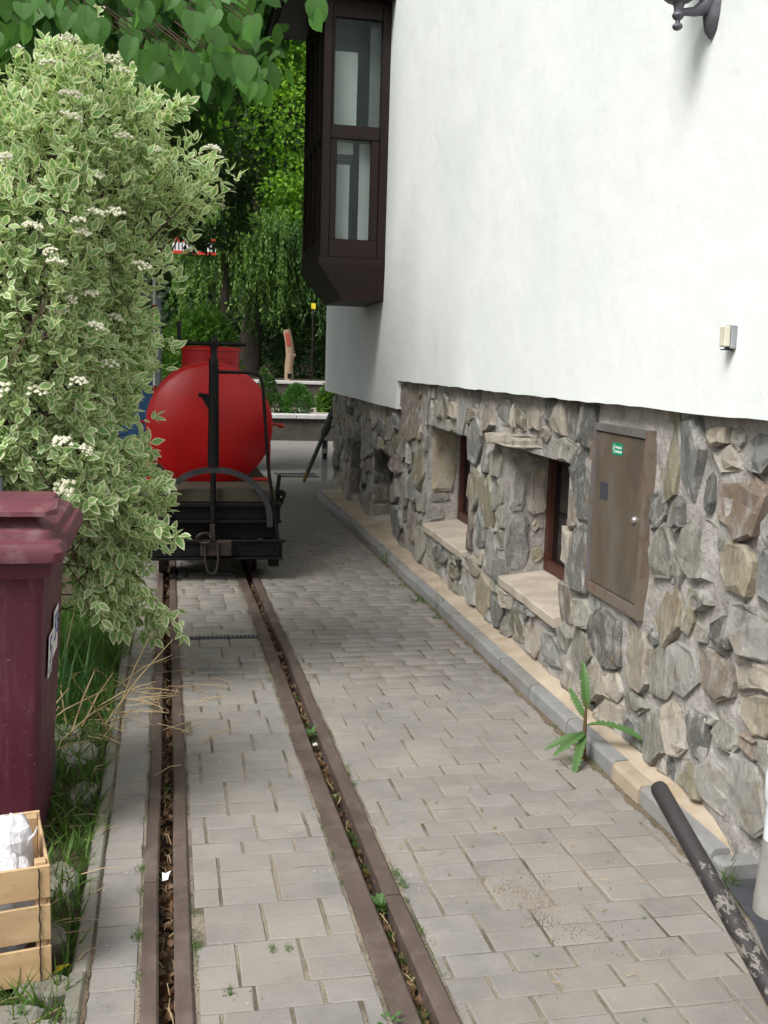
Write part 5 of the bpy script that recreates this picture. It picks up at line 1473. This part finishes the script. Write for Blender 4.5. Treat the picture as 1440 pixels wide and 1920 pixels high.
# leaning folded parasol pole
pp = thing('leaning_pole', (1.88, 14.35, g(14.3)), 'dark folded parasol pole leaning on the house corner', 'pole')
b = MB(); b.tube([(1.88, 14.35, -.17), (1.935, 14.3, -.02)], [.026, .03], 10); b.build('tip', MT['olive_tip'], pp)
b = MB(); b.tube([(1.936, 14.3, -.018), (2.14, 14.1, .56)], .03, 10); b.build('pole', MT['parasol'], pp)
b = MB(); b.tube([(2.115, 14.12, .50), (2.145, 14.10, .58), (2.25, 13.98, .90), (2.30, 13.9, 1.08)], [.05, .058, .05, .03], 12); b.build('folded_cloth', MT['parasol'], pp, smooth=True)
tg = thing('hanging_tag_strip', (2.2, 14.62, g(14.6)), 'pale strip with dark marks standing beside the leaning pole', 'sign')
b = MB(); b.box((2.165, 14.60, g(14.6) - .01), (2.255, 14.62, .62), bev=.004); pan = b.build('panel', simple('pale_panel', (.33, .32, .32), (.25, .245, .245), 6, .8, .1), tg)
b = MB(); b.box((2.185, 14.597, .27), (2.20, 14.5995, .37)); b.box((2.205, 14.597, .29), (2.215, 14.5995, .37)); b.box((2.22, 14.597, .27), (2.235, 14.5995, .37)); b.box((2.186, 14.597, .371), (2.234, 14.5995, .39)); b.box((2.188, 14.597, .12), (2.232, 14.5995, .21)); b.build('print', MT['black'], pan)
fp = thing('flower_pot', (2.42, 14.4, g(14.4)), 'white flower pot on a stand at the far house corner', 'pot')
b = MB(); b.lathe((2.42, 14.5, 0), [(.07, .95), (.095, 1.12), (.10, 1.13), (.10, 1.16)], 16); b.build('pot', MT['white_paint'], fp, smooth=True)
b = MB(); b.tube([(2.42, 14.5, -.2), (2.42, 14.5, .949)], .018, 8); b.build('stand', MT['black'], fp)
# drain grate in the courtyard
dg = thing('drain_grate', (1.94, 15.4, g(15.4)), 'rectangular iron drain grate in the courtyard paving', 'grate')
b = MB(); b.box((1.60, 15.10, g(15.3) + .001), (2.22, 15.13, g(15.3) + .012)); b.box((1.60, 15.62, g(15.3) - .002), (2.22, 15.65, g(15.3) + .008)); b.build('frame', MT['black'], dg)
for k in range(14):
    b = MB(); b.box((1.61 + k * .045, 15.131, g(15.3) + .0), (1.632 + k * .045, 15.619, g(15.3) + .009)); b.build('grate_bar', MT['slate_plate'], dg)
# narrow slotted channel between the rails
ch = thing('slot_drain', (.29, 5.75, g(5.75)), 'narrow perforated metal channel laid across between the rails', 'drain')
b = MB(); b.box((.075, 5.725, g(5.75) - .03), (.506, 5.733, g(5.75) + .009)); b.box((.075, 5.759, g(5.75) - .03), (.506, 5.767, g(5.75) + .009)); b.build('rim', MT['slate_plate'], ch)
for k in range(19):
    b = MB(); b.box((.079 + k * .0227, 5.7335, g(5.75) - .01), (.089 + k * .0227, 5.7585, g(5.75) + .008)); b.build('slot_bar', MT['tubing'], ch)
# poles and board left of the tank
tp = thing('bent_tube_frame', (-.09, 13, g(13)), 'bent grey steel tube frame left of the red tank', 'frame')
b = MB(); b.tube([(-.085, 13, g(13) - .02), (-.085, 13, 2.08), (-.09, 13, 2.14), (-.115, 13, 2.19), (-.16, 13, 2.21), (-.9, 13, 2.21), (-.96, 13, 2.17), (-.98, 13, 2.1), (-.98, 13, g(13) - .02)], .029, 10); b.build('tube', MT['tubing'], tp, smooth=True)
rp = thing('striped_post', (-.135, 12.9, g(13)), 'red and white striped marker post beside the bent steel tube', 'post')
zz = g(13); k = 0
while zz < 2.3:
    h = .16 if k else .2; b = MB(); b.tube([(-.14, 12.9, zz), (-.14, 12.9, zz + h - .002)], .019, 8); b.build('band', MT['white_paint'] if k % 3 != 1 else MT['red_flag'], rp); zz += h; k += 1
bd = thing('blue_board', (-.5, 13.2, g(13)), 'blue board standing behind the shrub beside the red tank', 'board')
b = MB(); b.box((-.62, 13.1, .35), (-.13, 13.13, 1.25), bev=.005); b.build('panel', MT['blue'], bd)
for x in (-.60, -.20):
    b = MB(); b.box((x, 13.131, g(13)), (x + .04, 13.16, 1.2)); b.build('leg', MT['tubing'], bd)
rw = thing('striped_banner', (.7, 26.9, 4.1), 'red and white banner hung between the dark trees above the red tank', 'banner')
b = MB(); b.box((.15, 27.2, 4.13), (1.22, 27.23, 4.41)); aw = b.build('white_band', MT['white_paint'], rw)
b = MB(); b.box((.14, 27.185, 4.39), (1.23, 27.198, 4.49)); b.build('red_top', MT['red_flag'], rw)
b = MB(); b.box((.14, 27.185, 4.10), (1.23, 27.198, 4.175)); b.build('red_hem', MT['red_flag'], rw)
for k in range(12):
    b = MB(); b.box((.2 + k * .085, 27.185, 4.20), (.225 + k * .085, 27.198, 4.36)); b.build('letter_bar', MT['slate_plate'], aw)
for zq in (4.12, 4.42):
    b = MB(); b.tube([(-2.6, 27.6, zq + .25), (.14, 27.215, zq + .02), (1.23, 27.215, zq + .02), (2.4, 29.2, zq + .2)], .006, 5); b.build('rope', MT['black'], rw)
yf = thing('yellow_sign', (3.7, 27.05, .95), 'small yellow sign among the far trees beside the house corner', 'sign')
b = MB(); b.box((3.66, 27.0, 2.86), (3.77, 27.02, 3.0)); b.build('panel', MT['yellow'], yf); b = MB(); b.tube([(3.71, 27.04, .9), (3.71, 27.04, 3.0)], .02, 6); b.build('post', MT['brown_wood'], yf)

# ================================================================ SMALL GREENERY AND LITTER
def blades(name, P, H, lean, mat, width=1.0, parent=None, bend=.5):
    n = len(P); T = np.stack([rng.normal(size=n) * lean, rng.normal(size=n) * lean, np.ones(n)], 1)
    N = np.stack([rng.normal(size=n), rng.normal(size=n), np.full(n, .15)], 1)
    base = STRIP[0] * np.array([width, 1, 1]); base[4, 2] = -bend * .35; base[2:4, 2] = .05
    V_, F_ = scatter(base, STRIP[1], P, T, N, H)
    return np_mesh(name, V_, F_, mat, parent)
# verge grass: patchy
P = []
while len(P) < 13500:
    x, y = rng.uniform(-1.3, -.228), rng.uniform(1.9, 6.6)
    d_ = .5 + .5 * math.sin(x * 13 + y * 2.1) * math.sin(y * 3.7 + 1.3 * math.sin(x * 7))
    if 3.0 < y < 3.76 and x < -.42: continue
    if 2.42 < y < 2.76 and x < -.26: continue
    if rng.random() > d_ ** .8 + (.35 if y > 2.8 else .0): continue
    P.append((x, y, g(y) - .02))
P = np.array(P); Hh = rng.uniform(.04, .125, len(P)) * np.where(P[:, 1] > 4.4, 1.25, 1)
tag(blades('verge_grass', P, Hh, .55, MT['grass'], .62), 'short patchy grass growing along the verge beside the edging', 'grass', kind='stuff')
# tall reeds and dry stalks behind the bin
P = np.stack([rng.uniform(-.62, -.30, 120), rng.uniform(4.35, 4.8, 120), np.full(120, -.08)], 1)
rd = thing('reed_clump', (-.45, 4.5, g(4.5)), 'clump of tall green blades and dry stalks behind the bin', 'plant')
blades('blades', P, rng.uniform(.16, .42, 120), .16, MT['reed'], .30, rd)
m = MB()
for k in range(28):
    x, y = rng.uniform(-.62, -.2), rng.uniform(4.1, 4.9); L = rng.uniform(.15, .5); a = rng.uniform(0, 6.28); el = rng.uniform(.0, 1.3)
    e = Vector((x + L * math.cos(a) * math.cos(el), y + L * math.sin(a) * math.cos(el), g(y) + .01 + L * math.sin(el)))
    m.tube([(x, y, g(y)), Vector((x, y, g(y))).lerp(e, .5) + Vector((0, 0, .02)), e], [.004, .0035, .0015], 5, cap=False)
m.build('dry_stalks', MT['straw'], rd, recalc=False)
# straw lying across the rail and in the grooves
m = MB()
def stick(x, y, L, a, z, r_=.0022):
    e = Vector((x + L * math.cos(a), y + L * math.sin(a), z + U(-.004, .012)))
    md = Vector((x, y, z)).lerp(e, .5) + Vector((U(-.012, .012), U(-.012, .012), U(.0, .012)))
    m.tube([(x, y, z), md, e], [r_, r_, r_ * .6], 4, cap=False)
for k in range(60):
    y = rng.normal() * .28 + 4.55; x = rng.normal() * .12 - .05; stick(x, y, U(.05, .24), U(0, 6.28), g(y) + .014, U(.0012, .003))
for k in range(300):
    right = k % 2; y = 2.0 + 6 * rng.random() ** 1.3; x = (.5975 if right else .0025) + U(-.017, .017); stick(x, y, U(.02, .09), math.pi / 2 + U(-.5, .5) * (1 if k % 3 else 2), g(y) - .052 + U(0, .026), U(.0008, .002))
for k in range(90):
    y = 2 + 5 * rng.random(); stick(U(.7, 1.55), y, U(.01, .04), U(0, 6.28), g(y) + .004, .0012)
for k in range(70):
    y = U(2.1, 4.6); stick(U(-.55, -.19), y, U(.03, .14), U(0, 6.28), g(y) + .012, U(.001, .0022))
tag(m.build('straw_litter', MT['straw'], recalc=False), 'dry straw and stalks scattered in the rail grooves and on the paving', 'straw', kind='stuff')
n = 1500
P = np.stack([np.where(rng.random(n) < .5, .5975, .0025) + rng.uniform(-.018, .018, n), 2.0 + 8 * rng.random(n) ** 1.3, np.zeros(n)], 1); P[:, 2] = [g(y) - .055 + U(0, .02) for y in P[:, 1]]
V_, F_ = scatter(OVAL[0] * np.array([1.3, 1, 3]), OVAL[1], P, rng.normal(size=(n, 3)) * np.array([1, 1, .5]), rng.normal(size=(n, 3)) * .7 + np.array([0, 0, .8]), rng.uniform(.012, .036, n))
tag(np_mesh('dead_leaf_litter', V_, F_, MT['dead_leaf']), 'brown dead leaves lying in the two rail grooves', 'leaves', kind='stuff')
# pebbles and grit in the joints
n = 5200
ic = np.array([(1, 0, 0), (-1, 0, 0), (0, 1, 0), (0, -1, 0), (0, 0, .7), (0, 0, -.7)], float); fc = np.array([(0, 2, 4), (2, 1, 4), (1, 3, 4), (3, 0, 4), (2, 0, 5), (1, 2, 5), (3, 1, 5), (0, 3, 5)])
P = np.stack([rng.uniform(-.19, 1.58, n), 1.9 + 4.6 * rng.random(n) ** 1.2, np.zeros(n)], 1)
k = np.arange(n) < 1500; P[k, 0] = 1.04 + rng.normal(size=k.sum()) * .075; P[k, 1] = 2.62 + rng.normal(size=k.sum()) * .085 - (P[k, 0] - 1.04) * .9
k2 = (np.arange(n) >= 1500) & (np.arange(n) < 3300); P[k2, 0] = rng.choice([-.064, .0705, .509, .671, -.189], k2.sum()) + rng.normal(size=k2.sum()) * .0022
k3 = (np.arange(n) >= 3300) & (np.arange(n) < 4300); P[k3, 0] = [kx(y) - abs(rng.normal()) * .02 for y in P[k3, 1]]
P[:, 2] = [g(y) + .001 for y in P[:, 1]]
V_, F_ = scatter(ic, fc, P, rng.normal(size=(n, 3)), rng.normal(size=(n, 3)), rng.uniform(.0008, .0030, n))
tag(np_mesh('grit', V_, F_, MT['sand']), 'pale sand grains and grit lying in the paving joints', 'grit', kind='stuff')
# little tufts in joints and along the kerb
spots = []
for k in range(46): spots.append((rng.choice([-.064, .0705, .509, .671]), 2.1 + 4 * rng.random() ** 1.3, rng.uniform(.01, .028), 26))
for k in range(34): y = 2.75 + 6.5 * rng.random(); spots.append((kx(y) - .012, y, rng.uniform(.012, .035), 26))
for k in range(14): spots.append((U(.7, 1.5), U(2.05, 3.4), rng.uniform(.003, .006), 9))
spots += [(.674, 2.86, .022, 110), (.68, 2.79, .022, 110), (.64, 2.74, .02, 60), (.078, 2.55, .018, 90), (-.072, 2.62, .024, 120), (-.069, 3.0, .018, 90), (-.070, 2.86, .016, 60), (.15, 2.33, .014, 60), (.27, 2.50, .014, 50), (.31, 2.50, .012, 30), (1.63, 2.70, .03, 60), (.61, 2.35, .02, 50), (.60, 2.45, .02, 60), (.598, 3.2, .02, 90), (.598, 2.2, .02, 80), (.60, 2.56, .018, 60), (.597, 3.5, .02, 60), (.6, 4.7, .02, 60), (.005, 3.6, .015, 40), (.6, 2.95, .02, 70), (.598, 4.05, .03, 70), (.6, 4.3, .025, 60), (.6, 3.13, .02, 60), (1.65, 6.6, .06, 110), (1.66, 7.1, .06, 80), (1.655, 6.1, .04, 50)]
PP, HH = [], []
for (x, y, r_, c_) in spots:
    q = rng.normal(size=(c_, 2)) * r_ * np.array([.45, .8]); hh = rng.uniform(.008, .026, c_) * (1.15 if r_ > .03 else .75)
    dz = -.03 if (abs(x - .6) < .03) else .0
    PP.append(np.stack([x + q[:, 0], y + q[:, 1], np.full(c_, g(y) + dz)], 1)); HH.append(hh)
tag(blades('joint_weeds', np.concatenate(PP), np.concatenate(HH), .8, MT['grass'], 1.0), 'tiny green weeds growing in the paving joints and along the kerb', 'weeds', kind='stuff')
# dirt line along the foot of the kerb and the edging
m = MB()
for (fx, s0, y0_, y1_) in ((kx, -1, 2.7, 11.5), (lambda q: -.191, 1, 1.9, 7.0)):
    yy = np.arange(y0_, y1_, .02); vs = []
    for q in yy: vs += [(fx(q) + .003 * -s0, q, g(q) + .004), (fx(q) + s0 * ((.010 + .016 * abs(math.sin(q * 7.3) * math.sin(q * 17)) + U(0, .012)) if s0 < 0 else (.003 + U(0, .007))), q, g(q) + .0012)]
    m.add(vs, [(2 * i, 2 * i + 1, 2 * i + 3, 2 * i + 2) for i in range(len(yy) - 1)])
tag(m.build('kerb_dirt', MT['kerb_dirt'], smooth=True), 'brown dirt and grit gathered along the foot of the kerb', 'dirt', kind='stuff')
# a few taller grass blades by the kerb
def tuft(name, label, x, y, z, n_, h0, h1, lean, width=.4, mat='grass', grp='grass tufts along the kerb'):
    o = thing(name, (x, y, z), label, 'grass', grp)
    P = np.stack([x + rng.normal(size=n_) * .018, y + rng.normal(size=n_) * .022, np.full(n_, z)], 1)
    blades('blades', P, rng.uniform(h0, h1, n_), lean, MT[mat], width, o); return o
tuft('grass_tuft', 'grass tuft growing at the end of the kerb beside the drain pipe', 1.645, 2.64, g(2.6), 46, .03, .11, .45)
tuft('grass_tuft', 'thin tall grass blades at the far kerb beside the third window', 1.735, 8.0, g(8), 18, .08, .26, .15, .22)
tuft('grass_tuft', 'thin grass blades at the kerb below the second window', 1.70, 6.25, g(6.2), 12, .06, .2, .2, .22)
# leafy weed in the groove
def rosette(name, label, c, n_, size, mat='weed', grp=None):
    o = thing(name, c, label, 'weed', grp)
    me = leaf_mesh('leaf', OVAL, [MT[mat]])
    for k in range(n_):
        a = k * 2.4; el = U(.25, 1.0)
        T = (math.cos(a) * math.cos(el), math.sin(a) * math.cos(el), math.sin(el)); r_ = U(0, .022)
        place(me, 'leaf', o, (c[0] + r_ * math.cos(a), c[1] + r_ * 1.5 * math.sin(a), c[2] + U(0, .02)), T, (-T[0], -T[1], 1), size * U(.7, 1.3))
    return o
rosette('clover_weed', 'bright green leafy weed in the groove of the nearer rail joint', (.600, 2.70, g(2.7) - .025), 26, .034)
rosette('groove_weed', 'small green weed in the rail groove with a scrap of litter beside it', (.598, 4.16, g(4.2) - .03), 14, .035)
rosette('seedling_weed', 'tiny round leaved seedling beside the inner rail near the lower edge', (.507, 2.14, g(2.1)), 9, .018)
# sow thistle at the kerb
th = thing('sow_thistle', (1.615, 3.68, g(3.7)), 'tall toothed green thistle weed growing against the kerb', 'weed')
m = MB(); m.tube([(1.622, 3.68, g(3.7) - .01), (1.615, 3.67, .06), (1.61, 3.66, .14), (1.61, 3.655, .20)], [.011, .009, .007, .004], 8); m.build('stem', simple('reddish_stem', (.14, .06, .04), (.09, .07, .03), 20, .7, .1), th, smooth=True)
def toothed():
    prof = [(0, .015)]
    for k in range(1, 12):
        t = k / 12; w_ = .13 * math.sin(math.pi * min(1, t * .95 + .05)) ** .7 + .01
        prof += [(t - .015, w_ * U(.5, .75)), (t + .012, w_ * U(.85, 1.3))]
    prof.append((1.0, .004)); return tri_leaf(prof, .42, .55)
TME = leaf_mesh('leaf', toothed(), [MT['weed']])
for (p, T, N, s) in (((1.61, 3.655, .10), (.62, -.62, .38), (-.2, .2, 1), .25), ((1.61, 3.655, .17), (-.12, -.1, 1), (-.3, -1, .1), .165), ((1.61, 3.66, .06), (-.95, -.2, .12), (0, -.5, 1), .15), ((1.612, 3.66, .06), (-.55, -.75, -.25), (-.3, -.5, .8), .165), ((1.612, 3.66, .07), (-.62, -.45, .02), (0, -.6, .8), .15), ((1.61, 3.658, .13), (-.3, .3, .6), (-.5, -.5, .6), .13)):
    place(TME, 'leaf', th, p, T, N, s)
# scraps
def scrap(name, label, c, pts, mat='paper', cat='scrap'):
    m = MB(); n_ = len(pts); up_ = [(c[0] + x, c[1] + y, c[2] + z) for x, y, z in pts]; dn = [(x, y, z - .0012) for x, y, z in up_]
    m.add(up_ + dn, [tuple(range(n_)), tuple(range(2 * n_ - 1, n_ - 1, -1))] + [(k, (k + 1) % n_, n_ + (k + 1) % n_, n_ + k) for k in range(n_)])
    o = m.build(name, MT[mat]); tag(o, label, cat); return o
scrap('paper_scrap', 'crumpled white paper scrap in the groove of the rail beside the crate', (.0, 2.97, g(3) - .01), [(-.012, -.018, -.006), (.005, -.022, .0), (.008, .0, .004), (.014, .02, .006), (-.004, .014, .0), (-.012, .018, .003)])
scrap('foil_scrap', 'small pale plastic scrap beside the weed in the right rail groove', (.597, 4.04, g(4) - .02), [(-.010, -.016, .0), (.010, -.012, .003), (.008, .016, .004), (-.008, .012, .0)], 'cap')
scrap('yellow_leaf', 'fallen yellow leaf on the ground by the corner of the crate', (-.255, 2.49, g(2.5) + .0), [(-.018, -.012, .0), (.0, -.016, .012), (.02, -.004, .018), (.014, .016, .008), (-.012, .014, .004)], 'yellow', 'leaf')
